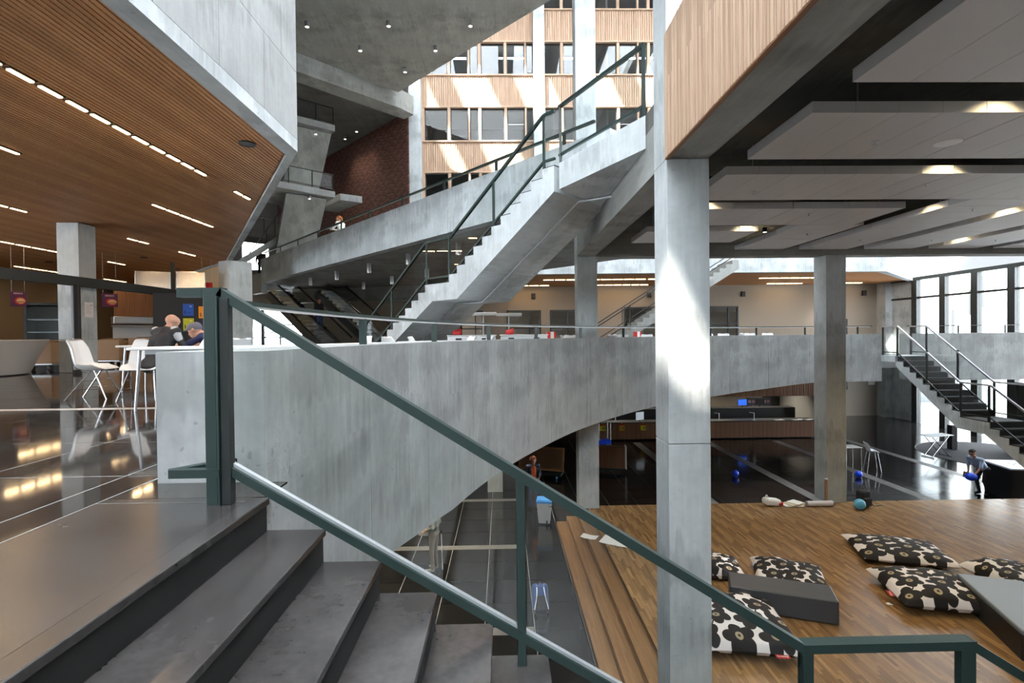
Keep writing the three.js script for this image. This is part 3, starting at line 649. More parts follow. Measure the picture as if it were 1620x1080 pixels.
// ---------------------------------------------------------------- downlights
function cylinderLamp(label, x, y, d, len, on, group) {     // hangs from y down
  const t = thing('downlight', label, 'light', [x, y, d], 0, group);
  obj('canister', lathe([[0.001, 0], [0.085, 0], [0.085, -len], [0.07, -len], [0.07, -len + 0.05], [0.001, -len + 0.05]], 20), M.alu, t);
  obj('lamp_lens', new THREE.CylinderGeometry(0.065, 0.065, 0.012, 18).translate(0, -len + 0.025, 0), on ? M.ledWhite : M.white, t);
  if (on) { const q = new THREE.SpotLight(new THREE.Color(1, 0.9, 0.72), on, 0, R(50), 0.7, 2); q.name = 'downlight_glow'; q.position.set(0, -len - 0.005, 0); q.target.position.set(0, -len - 3, 0); q.shadow.radius = 3; q.castShadow = true; t.add(q, q.target); }
  return t;
}
{
  const G = [[-9.29, 24.74], [-7.26, 22.4], [-5.24, 20.1], [-3.29, 17.9], [-1.35, 15.8], [-7.32, 26.9], [-5.3, 24.47], [-3.25, 21.97], [-1.3, 19.8], [0.7, 13.8], [0.7, 17.6]];
  G.forEach(([x, d], i) => cylinderLamp('silver cylinder lamp under the gallery, ' + (i < 5 ? ordinal(i) + ' of the front row from the left' : ordinal(i - 5) + ' of the rear row from the left'), x, 3.82, d, 0.38, 9, 'cylinder lamps under the gallery'));
  const B = [[-7.36, 19.66], [-4.24, 19.62], [-1.11, 19.61], [-5.79, 21.29], [-2.67, 21.29], [-4.26, 23.0]];
  const bl = ['top left of the six', 'top middle of the six', 'top right of the six', 'left of the lower pair', 'right of the lower pair', 'lowest, nearest the corner'];
  B.forEach(([x, d], i) => cylinderLamp('lit downlight under the upper bridge, ' + bl[i], x, 13, d, 0.2, 30, 'downlights under the upper bridge'));
  [[-8.3, 29.5, 'right of the stair landing'], [-9.3, 30.6, 'above the upper stair landing'], [-10.6, 29, 'behind the concrete block edge']].forEach(([x, d, l]) => cylinderLamp('lit downlight on the dark rear ceiling, ' + l, x, 12.95, d, 0.2, 6));
  [[-2.6, 9.4], [-1.6, 11.9], [-3.0, 13.6], [-0.9, 14.2], [-2.6, 16.5], [0.6, 16.4]].forEach(([x, d], i) => { if (Math.hypot(ARC.x - x, d - ARC.d) > ARC.r + 0.8) cylinderLamp('lit downlight under the balcony, ' + ordinal(i) + ' from the stair', x, -0.55, d, 0.14, 26, 'downlights under the balcony'); });
}

// ================================================================ STAIRS AND BALUSTRADES
const TREAD = 0.314, RISE = 0.186;
// dark stone stair in the foreground: the camera stands on it
{
  const s = thing('stone_stair', 'broad dark stone stair descending to the right in the foreground', 'stairs', [-1.34, 0, 2.86]);
  const D0 = -2.2, D1 = 0.02;          // local depth range (local z = -d + 2.86)
  const zb = (d0, d1) => [-(d0), -(d1)];
  const bx = (x0, x1, y0, y1, d0, d1, r = 0.006) => new RoundedBoxGeometry(x1 - x0, y1 - y0, d1 - d0, 1, r).translate((x0 + x1) / 2, (y0 + y1) / 2, -(d0 + d1) / 2 + 2.86);
  obj('nosing', bx(-0.10, 0.012, -0.04, 0.0, -2.2, 2.88), M.stair, s);
  for (let i = 1; i <= 10; i++) {
    const x0 = TREAD * (i - 1), x1 = i === 10 ? TREAD * 9 + 1.25 : TREAD * i + 0.012, y = -RISE * i;
    obj('tread', bx(x0 - 0.02, x1, y - 0.036, y, -2.2, 2.88, 0.005), M.stair, s);
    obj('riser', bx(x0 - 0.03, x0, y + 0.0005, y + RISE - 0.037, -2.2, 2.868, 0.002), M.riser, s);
  }
  for (let i = 1; i <= 12; i++) {
    const x0 = TREAD * 9 + 1.25 + TREAD * (i - 1), y = -RISE * 10 - 0.195 * i;
    obj('tread', bx(x0 - 0.02, x0 + TREAD + 0.012, y - 0.036, y, -2.2, 2.88, 0.005), M.stair, s);
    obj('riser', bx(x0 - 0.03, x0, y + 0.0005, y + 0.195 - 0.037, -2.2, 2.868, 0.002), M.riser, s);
  }
  // concrete body under the steps
  const pts = [[-0.04, -0.05]];
  for (let i = 1; i <= 10; i++) pts.push([TREAD * (i - 1) - 0.035, -RISE * i - 0.037]);
  pts.push([TREAD * 9 + 1.2, -RISE * 10 - 0.04], [TREAD * 9 + 1.2 + TREAD * 11, -RISE * 10 - 0.195 * 12 - 0.02], [TREAD * 9 + 1.2 + TREAD * 10, -RISE * 10 - 0.195 * 12 - 0.02], [TREAD * 9 + 0.9, -RISE * 10 - 0.36], [TREAD * 9, -RISE * 10 - 0.34], [-0.04, -0.53]);
  obj('soffit_body', sheet(pts, -2.15, 2.84).translate(0, 0, 2.86), M.concWarm, s);
}
// dark green steel and glass balustrade along its far side
{
  const b = thing('balustrade', 'dark green steel and glass balustrade along the foreground stair', 'balustrade', [-1.55, 0, 2.8]);
  const Z = 0, at = (x, y, z = 0) => L3(x + 1.55, y, z);
  const slope = -RISE / TREAD, x0 = -1.52, y0 = 1.14, x1 = 1.66, y1 = -0.865;
  const rail = (p, q, w = 0.065, h = 0.05) => beam(p, q, w, h);
  obj('handrail', [rail(at(x0 - 0.02, y0 + 0.012), at(x1, y1)), rail(at(x0 - 0.24, y0 + 0.012), at(x0, y0 + 0.012)), rail(at(x1 - 0.012, y1), at(2.64, y1), 0.075), rail(at(2.61, y1 + 0.005), at(4.6, y1 - 1.25))], M.steel, b);
  obj('rail_joint', new THREE.BoxGeometry(0.004, 0.054, 0.068).translate(-0.075, y0 + 0.012, 0), M.black, b);
  obj('newel_post', new RoundedBoxGeometry(0.062, 1.14, 0.1, 1, 0.004).translate(-0.028, 0.565, 0.0), M.steel, b);
  obj('newel_post', new RoundedBoxGeometry(0.012, 1.13, 0.11, 1, 0.003).translate(0.012, 0.565, -0.0), M.steel, b);
  obj('newel_post', new RoundedBoxGeometry(0.05, 1.12, 0.05, 1, 0.004).translate(0.047, 0.56, 0.02), M.steelDark, b);
  obj('bottom_bracket', [beam(at(-1.80, 0.175, 0.04), at(-1.53, 0.175, 0.04), 0.05, 0.045), beam(at(-1.80, 0.178, 0.05), at(-1.58, 0.178, -0.2), 0.05, 0.04), beam(at(-1.58, 0.0, -0.1), at(-1.58, 0.17, -0.1), 0.05, 0.1, L3(0, 0, 1))], M.steel, b);
  obj('bottom_rail', rail(at(-1.50, 0.185), at(1.62, 0.185 + (1.62 + 1.5) * slope - 0.02), 0.06, 0.045), M.steel, b);
  obj('bead', rail(at(-1.50, 0.222), at(1.62, 0.222 + (1.62 + 1.5) * slope - 0.02), 0.03, 0.016), M.galv, b);
  for (const x of [0.09]) obj('post', new RoundedBoxGeometry(0.05, 1.1, 0.05, 1, 0.004).translate(x + 1.55, y0 + (x - x0) * (y1 - y0) / (x1 - x0) - 0.56, 0), M.steel, b);
  obj('post', new RoundedBoxGeometry(0.06, 1.05, 0.06, 1, 0.004).translate(1.69 + 1.55, y1 - 0.53, 0), M.steel, b);
  obj('post', new RoundedBoxGeometry(0.085, 1.05, 0.05, 1, 0.004).translate(2.605 + 1.55, y1 - 0.53, 0), M.steel, b);
  // glass: two raked panes
  const pane = (xa, xb) => { const ht = (x) => y0 + (x - x0) * (y1 - y0) / (x1 - x0) - 0.03, lo = (x) => 0.21 + (x + 1.5) * (0.185 + 3.12 * slope - 0.02 - 0.185) / 3.12; return new THREE.ExtrudeGeometry(new THREE.Shape([[xa, lo(xa)], [xb, lo(xb)], [xb, ht(xb)], [xa, ht(xa)]].map(([x, y]) => new THREE.Vector2(x + 1.55, y))), { depth: 0.01, bevelEnabled: false }).translate(0, 0, -0.005); };
  obj('glass_pane', pane(-1.47, 0.062), M.glass, b);
  obj('glass_pane', pane(0.12, 1.655), M.glass, b);
}
// low rail on the rounded wall
{
  const b = thing('parapet_rail', 'thin dark handrail on short posts along the rounded balcony wall', 'handrail', [...onArc(0, ARC.r + 0.2).slice(0, 1), 0.82, ARC.d]);
  const o = b.position, rad = ARC.r + 0.2;
  const ringBar = (a0, a1, r0, r1, yA, yB) => slab([...arcPts(r0, a0, a1, 70), ...arcPts(r1, a0, a1, 70).reverse()], yA, yB).translate(-o.x, -o.y, -o.z);
  obj('handrail', ringBar(0.4, 89.3, rad - 0.035, rad + 0.035, 1.115, 1.145), M.steel, b);
  obj('lower_strip', ringBar(0.6, 89, rad - 0.03, rad - 0.012, 1.098, 1.115), M.white, b);
  for (let i = 0; i < 11; i++) {
    const a = 8.3 + i * 7.9, [x, d] = onArc(a, rad);
    obj('post', new RoundedBoxGeometry(0.016, 0.28, 0.085, 1, 0.003).rotateY(-R(a) + Math.PI / 2).translate(x - o.x, 0.14, -d - o.z), M.steel, b);
  }
  const b2 = thing('parapet_rail', 'thin dark handrail on the straight parapet beside the glazing', 'handrail', [16.0, 0.82, 19.7]);
  obj('handrail', new THREE.BoxGeometry(9.8, 0.03, 0.05).translate(4.9, 0.3, 0), M.steelDark, b2);
  for (let i = 0; i < 6; i++) obj('post', new RoundedBoxGeometry(0.08, 0.3, 0.016, 1, 0.003).translate(0.15 + i * 1.9, 0.15, 0), M.steelDark, b2);
}
// middle stair: from the balcony floor up to the second floor, 45 degrees across the hall
{
  const s = thing('concrete_stair', 'white concrete stair with sawtooth side and dark green railings rising to the right', 'stairs', [-4.25, 0, 15.15], -Math.PI / 4);
  // local x runs up the stair, local -z is the far side; width 1.75
  const T = 0.296, N1 = 12, N2 = 11, L1 = T * (N1 - 1), land = 0.96, top = 2.2 + 2.0, Wd = 1.75;
  const r1 = 2.2 / N1, r2 = 2.0 / N2;
  const xs = [], prof = [[0, 0]];
  for (let i = 1; i <= N1; i++) { prof.push([T * (i - 1), r1 * i]); prof.push([i === N1 ? L1 + land : T * i, r1 * i]); }
  const x2 = L1 + land;
  for (let i = 1; i <= N2; i++) { prof.push([x2 + T * (i - 1), 2.2 + r2 * i]); prof.push([i === N2 ? x2 + T * (N2 - 1) + 0.3 : x2 + T * i, 2.2 + r2 * i]); }
  const xe = x2 + T * (N2 - 1) + 0.3, ye = top;
  prof.push([xe, ye - 0.5], [x2 + 0.28, 2.2 - 0.42], [L1 + 0.3, 2.2 - 0.42], [0.55, 0]);
  obj('stringer', new THREE.ExtrudeGeometry(new THREE.Shape(prof.map(([x, y]) => new THREE.Vector2(x, y))), { depth: Wd, bevelEnabled: false }).translate(0, 0, -Wd), M.concPale, s);
  // dark stone treads lying on the steps
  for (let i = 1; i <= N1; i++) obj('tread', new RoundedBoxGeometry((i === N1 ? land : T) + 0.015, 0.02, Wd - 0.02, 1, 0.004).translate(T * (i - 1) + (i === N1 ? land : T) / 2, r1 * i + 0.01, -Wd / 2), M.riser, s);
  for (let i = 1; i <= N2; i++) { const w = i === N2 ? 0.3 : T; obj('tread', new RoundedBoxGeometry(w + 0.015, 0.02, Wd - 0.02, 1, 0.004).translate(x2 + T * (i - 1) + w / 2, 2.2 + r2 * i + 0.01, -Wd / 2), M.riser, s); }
  // conduit clipped under the soffit
  const cpts = [L3(1.5, 0.56, -0.85), L3(L1 + 0.3, 1.74, -0.85), L3(x2 + 0.26, 1.74, -0.85), L3(x2 + T * (N2 - 1) + 0.26, 3.66, -0.85), L3(x2 + T * (N2 - 1) + 1.0, 3.66, -1.0)];
  obj('conduit', cpts.slice(1).map((q, i) => rod(cpts[i], q, 0.028)), M.galv, s);
  const bb = s;
  for (const z of [-0.06, -Wd + 0.06]) {
    const P = (x, y) => L3(x, y, z), e = [[0.1, 0.1], [L1, 2.2], [x2, 2.2], [x2 + T * (N2 - 1), top], [xe - 0.02, top]];
    const lift = (h) => e.map(([x, y]) => P(x, y + h));
    const seg = (pts, w, h) => pts.slice(1).map((q, i) => beam(pts[i], q, w, h));
    obj('handrail', seg(lift(1.08), 0.06, 0.055), M.steel, bb);
    obj('bottom_rail', seg(lift(0.16), 0.045, 0.045), M.steel, bb);
    const posts = [[0.12, 0.12], [L1 * 0.5, 1.1], [L1, 2.2], [x2 - 0.06, 2.2], [x2 + 1.5, 3.22], [x2 + T * (N2 - 1), top]];
    for (const [x, y] of posts) obj('post', new RoundedBoxGeometry(0.06, 1.1, 0.03, 1, 0.004).translate(x, y + 0.55, z), M.steel, bb);
    for (let i = 0; i < 4; i++) obj('glass_pane', (() => { const [a, b] = [e[i], e[i + 1]]; return new THREE.ExtrudeGeometry(new THREE.Shape([[a[0] + 0.03, a[1] + 0.18], [b[0] - 0.03, b[1] + 0.18], [b[0] - 0.03, b[1] + 1.05], [a[0] + 0.03, a[1] + 1.05]].map(([x, y]) => new THREE.Vector2(x, y))), { depth: 0.01, bevelEnabled: false }).translate(0, 0, z - 0.005); })(), M.glass, bb);
  }
}
// upper landing joining the stair to the edge beam
{
  const l = thing('stair_landing', 'concrete landing with dark green railing at the head of the white stair', 'landing', [2.19, 3.7, 7.62]);
  const o = l.position;
  obj('slab', slab([[1.12, 9.72], [2.19, 7.62], [2.19, 11.05]], 3.7, 4.2).translate(-o.x, -o.y, -o.z), M.concPale, l);
  const P = (t, y) => V(1.13 + 1.06 * t, y, 9.76 - 2.1 * t).sub(o);
  obj('handrail', beam(P(0, 5.28), P(1, 5.28), 0.06, 0.055), M.steel, l);
  obj('bottom_rail', beam(P(0, 4.36), P(1, 4.36), 0.045, 0.045), M.steel, l);
  for (const t of [0.02, 0.99]) obj('post', beam(P(t, 4.2), P(t, 5.3), 0.05, 0.05, L3(0, 0, 1)), M.steel, l);
  const a = P(0.03, 4.38), b = P(0.97, 5.25);
  obj('glass_pane', new THREE.BoxGeometry(Math.hypot(b.x - a.x, b.z - a.z), 0.86, 0.01).rotateY(Math.atan2(-(b.z - a.z), b.x - a.x)).translate((a.x + b.x) / 2, (a.y + b.y) / 2, (a.z + b.z) / 2), M.glass, l);
}
// gallery handrail
{
  const [ox, od] = gp(0.2, 0.15);
  const b = thing('gallery_rail', 'dark handrail on flat posts along the second-floor gallery', 'handrail', [ox, 5.05, od]);
  const q = (s, y) => { const [x, d] = gp(s, 0.15); return L3(x - ox, y - 5.05, -(d - od)); };
  obj('handrail', beam(q(0.2, 5.38), q(gu[2] - 0.5, 5.38), 0.07, 0.05), M.steel, b);
  for (let i = 0; i < 10; i++) { const p = q(0.3 + i * 2.3, 5.05); obj('post', new RoundedBoxGeometry(0.1, 0.32, 0.02, 1, 0.003).rotateY(Math.atan2(-gu[1] * -1, gu[0])).translate(p.x, 0.16, p.z), M.steel, b); }
}
// right-hand stair down to the ground floor
{
  const X0 = 14.72, X1 = 15.88, D = 18.62, T = 0.29, r = 0.186, N = 10;
  const s = thing('concrete_stair', 'concrete stair with black treads descending beside the glazing', 'stairs', [X0, 0, D]);
  // local x across, local +z comes towards the camera
  obj('landing', new THREE.BoxGeometry(X1 - X0, 0.24, 0.85).translate((X1 - X0) / 2, -0.12, -0.42), M.concPale, s);
  const side = [[-0.06, -0.25]];
  const prof = [[0, 0]];
  const W = X1 - X0;
  for (let i = 1; i <= N; i++) { prof.push([T * (i - 1), -r * i]); prof.push([i === N ? T * (N - 1) + 1.0 : T * i, -r * i]); }
  const z2 = T * (N - 1) + 1.0, N2 = 16, r2 = (-GROUND - r * N) / N2;
  for (let i = 1; i <= N2; i++) { prof.push([z2 + T * (i - 1), -r * N - r2 * i]); prof.push([z2 + T * i, -r * N - r2 * i]); }
  const ze = z2 + T * N2;
  prof.push([ze, GROUND], [ze - 0.7, GROUND], [z2 - 0.15, -r * N - 0.38], [T * (N - 1) - 0.1, -r * N - 0.36], [-0.05, -0.36], [-0.05, 0]);
  const side2 = (x0, w) => new THREE.ExtrudeGeometry(new THREE.Shape(prof.map(([z, y]) => new THREE.Vector2(z, y - 0.03))), { depth: w, bevelEnabled: false }).rotateY(-Math.PI / 2).translate(x0 + w, 0, 0);
  obj('stringer', side2(0, W), M.concPale, s);
  for (let i = 1; i <= N; i++) { const l = i === N ? 1.0 : T, z0 = T * (i - 1); obj('tread', new RoundedBoxGeometry(W - 0.02, 0.03, l, 1, 0.004).translate(W / 2 + 0.01, -r * i - 0.012, z0 + l / 2), M.black, s); obj('riser', new THREE.BoxGeometry(W - 0.02, r - 0.03, 0.012).translate(W / 2 + 0.01, -r * i + r / 2 - 0.012, z0 + 0.006), M.black, s); }
  for (let i = 1; i <= N2; i++) { const z0 = z2 + T * (i - 1), y = -r * N - r2 * i; obj('tread', new RoundedBoxGeometry(W - 0.02, 0.03, T, 1, 0.004).translate(W / 2 + 0.01, y - 0.012, z0 + T / 2), M.black, s); obj('riser', new THREE.BoxGeometry(W - 0.02, r2 - 0.03, 0.012).translate(W / 2 + 0.01, y + r2 / 2 - 0.012, z0 + 0.006), M.black, s); }
  for (const [x, side] of [[0.03, 'left'], [W - 0.03, 'right']]) {
    const b = s;
    const e = [[-0.75, 0], [0, 0], [T * (N - 1), -r * N], [z2, -r * N], [ze, GROUND]];
    const lift = (h) => e.map(([z, y]) => L3(x, y + h, z));
    const seg = (pts, w, h) => pts.slice(1).map((q, i) => beam(pts[i], q, w, h));
    obj('handrail', seg(lift(1.1), 0.05, 0.05), M.alu, b);
    obj('bottom_rail', seg(lift(0.12), 0.035, 0.035), M.steelDark, b);
    for (const [z, y] of [[-0.72, 0], [0, 0], [T * 4.5, -r * 4.6], [T * (N - 1), -r * N], [z2 - 0.05, -r * N], [z2 + 2.2, -r * N - r2 * 7.6]]) obj('post', new RoundedBoxGeometry(0.035, 1.12, 0.07, 1, 0.004).translate(x, y + 0.54, z), M.steelDark, b);
    for (let i = 0; i < 4; i++) { const [a, c] = [e[i], e[i + 1]]; obj('glass_pane', new THREE.ExtrudeGeometry(new THREE.Shape([[a[0] + 0.04, a[1] + 0.15], [c[0] - 0.04, c[1] + 0.15], [c[0] - 0.04, c[1] + 1.06], [a[0] + 0.04, a[1] + 1.06]].map(([z, y]) => new THREE.Vector2(z, y))), { depth: 0.01, bevelEnabled: false }).rotateY(-Math.PI / 2).translate(x + 0.005, 0, 0), M.glass, b); }
  }
}
// second concrete stair, far behind the platform's back left column
{
  const s = thing('concrete_stair', 'distant concrete stair rising to the right behind the back left column', 'stairs', [4.0, 0, 22.6]);
  const T = 0.29, N = 23, r = 4.2 / N, prof = [[0, 0]];
  for (let i = 1; i <= N; i++) { prof.push([T * (i - 1), r * i]); prof.push([T * i, r * i]); }
  prof.push([T * N, 4.2 - 0.4], [0.5, 0]);
  obj('stringer', new THREE.ExtrudeGeometry(new THREE.Shape(prof.map(([x, y]) => new THREE.Vector2(x, y))), { depth: 1.6, bevelEnabled: false }).translate(0, 0, -1.6), M.concWarm, s);
  const b = s;
  for (const z of [-0.05, -1.55]) {
    obj('handrail', beam(L3(0, 1.1, z), L3(T * N, 5.3, z), 0.05, 0.05), M.steelDark, b);
    obj('bottom_rail', beam(L3(0, 0.35, z), L3(T * N, 4.5, z), 0.04, 0.04), M.steelDark, b);
    for (let i = 0; i < 5; i++) obj('post', new THREE.BoxGeometry(0.05, 1.1, 0.03).translate(0.15 + i * 1.6, 0.1 + (0.15 + i * 1.6) * 0.63 + 0.5, z), M.chrome, b);
  }
}
// escape stair tower at the back left
{
  const s = thing('landing_stair', 'stacked concrete stair landings with railings in front of the brick wall', 'stairs', [-8.7, LEVEL2, 26.8]);
  const base = s.position;
  const q = (pts) => pts.map(([x, d]) => [x - base.x, d + base.z]);
  for (const [y, A, B, k] of [[12, [-10.9, 24.95], [-8.65, 26.75], 0], [8.6, [-11.4, 24.6], [-8.75, 26.95], 1]]) {
    const dx = -2.2, dd = 2.6;
    obj('landing', slab(q([A, B, [B[0] + dx, B[1] + dd], [A[0] + dx, A[1] + dd]]), y - 0.32, y).translate(0, -base.y, 0), M.conc, s);
    const P = (t, h) => L3(A[0] + (B[0] - A[0]) * t - base.x, y + h - base.y, -(A[1] + (B[1] - A[1]) * t) - base.z);
    obj('railing', [beam(P(0, 0.85), P(0.97, 0.85), 0.04, 0.04), beam(P(0, 0.1), P(0.97, 0.1), 0.03, 0.03), ...[0, 0.33, 0.66, 0.97].map((t) => beam(P(t, 0), P(t, 0.85), 0.04, 0.04, L3(0, 0, 1)))], M.steelDark, s);
    obj('glass_pane', (() => { const a = P(0.02, 0.12), c = P(0.95, 0.82); const g = new THREE.BoxGeometry(Math.hypot(c.x - a.x, c.z - a.z), 0.68, 0.01); return g.rotateY(Math.atan2(-(c.z - a.z), c.x - a.x)).translate((a.x + c.x) / 2, (a.y + c.y) / 2, (a.z + c.z) / 2); })(), M.glass, s);
  }
  // flights between landings
  const F = (x0, y0, d0, x1, y1, d1, w, h) => beam(L3(x0 - base.x, y0 - base.y, -d0 - base.z), L3(x1 - base.x, y1 - base.y, -d1 - base.z), w, h);
  obj('flight', F(-11.7, 8.3, 29.2, -9.75, 11.72, 26.5, 1.9, 0.3), M.concWarm, s);
  obj('flight', F(-12.3, 4.3, 29.6, -10.1, 8.32, 26.5, 2.0, 0.32), M.concWarm, s);
  obj('flight', F(-12.5, 6.6, 29, -15, 4.2, 27, 1.3, 0.3), M.concWarm, s);
  obj('landing', slab(q([[-8.6, 27.3], [-7.6, 27.9], [-9.6, 30], [-10.6, 29.4]]), 8.25, 8.6).translate(0, -base.y, 0), M.conc, s);
  obj('landing', slab(q([[-16.5, 28.5], [-13.4, 31.5], [-14.8, 33], [-18, 30]]), 6.9, 7.2).translate(0, -base.y, 0), M.slabDark, s);
  const rl = [];
  for (const [x0, y0, d0, x1, y1, d1] of [[-16.2, 8.1, 28.6, -13.5, 8.1, 31.2], [-13.5, 8.1, 31.2, -11.6, 5.3, 29.4], [-12.2, 8.2, 28.6, -13.6, 5.5, 27.6]]) { rl.push(F(x0, y0, d0, x1, y1, d1, 0.05, 0.05)); for (let i = 0; i <= 4; i++) { const t = i / 4; rl.push(F(x0 + (x1 - x0) * t, y0 + (y1 - y0) * t - 0.9, d0 + (d1 - d0) * t, x0 + (x1 - x0) * t, y0 + (y1 - y0) * t + 0.001, d0 + (d1 - d0) * t + 0.001, 0.03, 0.03)); } }
  obj('railing', rl, M.steelDark, s);
  [[-9.6, 11.68, 26.6, 'upper'], [-9.9, 8.28, 26.4, 'lower']].forEach(([x, y, d, l]) => cylinderLamp('lit downlight under the ' + l + ' stair landing', x, y, d, 0.22, 20));
}
// escalators behind the balcony tables
{
  for (const [k, dx] of [[0, 0], [1, 2.7]]) {
    const e = thing('escalator', (k ? 'right-hand' : 'left-hand') + ' of the two dark escalators behind the balcony tables', 'escalator', [-8.2 + dx, 0, 26]);
    const A = L3(0, 0.05, 0), B = L3(-4.6, 3.6, -3.2), w = 1.05, perp = L3(3.2, 0, -4.6).normalize();
    obj('truss', beam(A.clone().add(L3(0, -0.25, 0)), B.clone().add(L3(0, -0.25, 0)), w + 0.3, 0.4), M.steelDark, e);
    for (let i = 0; i < 17; i++) { const p = A.clone().lerp(B, (i + 0.5) / 17); obj('step', beam(p.clone().addScaledVector(perp, -w / 2), p.clone().addScaledVector(perp, w / 2), 0.34, 0.16), M.steelDark, e); }
    for (const s of [-1, 1]) {
      const o = perp.clone().multiplyScalar(s * (w / 2 + 0.08));
      obj('balustrade', beam(A.clone().add(o).add(L3(0, 0.4, 0)), B.clone().add(o).add(L3(0, 0.4, 0)), 0.04, 0.7), M.glass, e);
      obj('handrail', beam(A.clone().add(o).add(L3(0, 0.85, 0)), B.clone().add(o).add(L3(0, 0.85, 0)), 0.08, 0.06), M.black, e);
    }
  }
}

// ================================================================ CAFE ON THE UPPER FLOOR
// moulded plastic chair on a tubular steel frame; local +z is the way the sitter faces
function makeChair(shellMat) {
  const c = new THREE.Group();
  const side = [[0.20, 0.445], [0.215, 0.432], [0.12, 0.425], [0, 0.418], [-0.11, 0.425], [-0.175, 0.46], [-0.205, 0.53], [-0.225, 0.62], [-0.25, 0.72], [-0.285, 0.815], [-0.295, 0.835]];
  const curve = new THREE.CatmullRomCurve3(side.slice(1).map(([z, y]) => L3(0, y, z)));
  const nu = 26, nv = 14, pos = [], idx = [], P = (u, v, off) => {
    const p = curve.getPoint(u), t = curve.getTangent(u), n = L3(0, t.z, -t.y).multiplyScalar(-1);   // n: towards the sitter
    const half = 0.225 * (u < 0.5 ? 1 : 1 - 0.30 * Math.pow((u - 0.5) * 2, 2.2)) * (u > 0.93 ? Math.sqrt(Math.max(0.25, 1 - Math.pow((u - 0.93) / 0.08, 2))) : 1) * (u < 0.08 ? 0.9 + 0.1 * u / 0.08 : 1);
    const lift = 0.085 * Math.pow(Math.abs(v), 3) * (u < 0.12 ? u / 0.12 * 0.6 : u > 0.75 ? 1 - (u - 0.75) * 2.2 : 0.8 + 0.2 * Math.sin(u * 3));
    return p.add(L3(v * half, 0, 0)).addScaledVector(n, lift + off);
  };
  for (const off of [0, -0.012]) for (let i = 0; i <= nu; i++) for (let j = 0; j <= nv; j++) { const q = P(i / nu, j / nv * 2 - 1, off); pos.push(q.x, q.y, q.z); }
  const S = (nu + 1) * (nv + 1), id = (s, i, j) => s * S + i * (nv + 1) + j;
  for (let i = 0; i < nu; i++) for (let j = 0; j < nv; j++) { idx.push(id(0, i, j), id(0, i + 1, j), id(0, i + 1, j + 1), id(0, i, j), id(0, i + 1, j + 1), id(0, i, j + 1)); idx.push(id(1, i, j), id(1, i + 1, j + 1), id(1, i + 1, j), id(1, i, j), id(1, i, j + 1), id(1, i + 1, j + 1)); }
  for (let i = 0; i < nu; i++) for (const j of [0, nv]) idx.push(id(0, i, j), id(1, i, j), id(1, i + 1, j), id(0, i, j), id(1, i + 1, j), id(0, i + 1, j));
  for (let j = 0; j < nv; j++) for (const i of [0, nu]) idx.push(id(0, i, j), id(0, i, j + 1), id(1, i, j + 1), id(0, i, j), id(1, i, j + 1), id(1, i, j));
  const g = new THREE.BufferGeometry(); g.setAttribute('position', new THREE.Float32BufferAttribute(pos, 3)); g.setIndex(idx); g.computeVertexNormals();
  raw('shell', g, shellMat, c);
  for (const sx of [-1, 1]) {
    obj('leg', rod(L3(sx * 0.15, 0.41, 0.06), L3(sx * 0.235, 0.0, 0.24), 0.0095, 0.0095, 8), M.chrome, c);
    obj('leg', rod(L3(sx * 0.15, 0.41, 0.02), L3(sx * 0.235, 0.0, -0.26), 0.0095, 0.0095, 8), M.chrome, c);
    obj('side_brace', [rod(L3(sx * 0.205, 0.15, 0.175), L3(sx * 0.205, 0.15, -0.165), 0.006, 0.006, 6), rod(L3(sx * 0.18, 0.265, 0.12), L3(sx * 0.18, 0.265, -0.09), 0.006, 0.006, 6)], M.chrome, c);
  }
  obj('seat_frame', [rod(L3(-0.16, 0.408, 0.05), L3(0.16, 0.408, 0.05), 0.009, 0.009, 8), rod(L3(-0.16, 0.408, -0.05), L3(0.16, 0.408, -0.05), 0.009, 0.009, 8), rod(L3(-0.15, 0.408, -0.1), L3(-0.15, 0.408, 0.14), 0.009, 0.009, 8), rod(L3(0.15, 0.408, -0.1), L3(0.15, 0.408, 0.14), 0.009, 0.009, 8)], M.chrome, c);
  return c;
}
const chair0 = makeChair(M.white);
chair0.name = numbered('plastic_chair'); scene.add(chair0);
const face = (dx, dd) => Math.atan2(dx, -dd);                                  // turn that faces local +z along (dx, dd)
chair0.scale.setScalar(1.07); chair0.position.copy(V(-6.32, 0, 7.95)); chair0.rotation.y = face(1, 0.25);
tag(chair0, 'white plastic chair standing alone on the floor, facing right', 'chair', 'white plastic chairs');
dup(chair0, [-5.42, 0, 7.72], face(0.25, 1), 'white plastic chair under the bald man in black', 'white plastic chairs');
dup(chair0, [-4.62, 0, 7.5], face(-0.8, 0.7), 'white plastic chair between the two seated men and the near table', 'white plastic chairs');
dup(chair0, [-4.72, 0, 8.9], face(-0.9, -0.5), 'white plastic chair under the man in the grey cap', 'white plastic chairs');
// white tables
function makeTable(w = 1.8, l = 0.8) {
  const t = new THREE.Group();
  obj('table_top', new RoundedBoxGeometry(w, 0.035, l, 2, 0.012).translate(0, 0.7325, 0), M.white, t);
  obj('apron', [new THREE.BoxGeometry(w - 0.3, 0.05, 0.03).translate(0, 0.69, l / 2 - 0.12), new THREE.BoxGeometry(w - 0.3, 0.05, 0.03).translate(0, 0.69, -l / 2 + 0.12)], M.alu, t);
  for (const sx of [-1, 1]) for (const sz of [-1, 1]) obj('leg', rod(L3(sx * (w / 2 - 0.1), 0.715, sz * (l / 2 - 0.1)), L3(sx * (w / 2 - 0.06), 0, sz * (l / 2 - 0.06)), 0.018, 0.014, 10), M.alu, t);
  return t;
}
const table0 = makeTable();
table0.name = numbered('cafe_table'); scene.add(table0);
table0.scale.setScalar(1.07); table0.position.copy(V(-3.75, 0.03, 6.85)); table0.position.y = 0; table0.rotation.y = R(3);
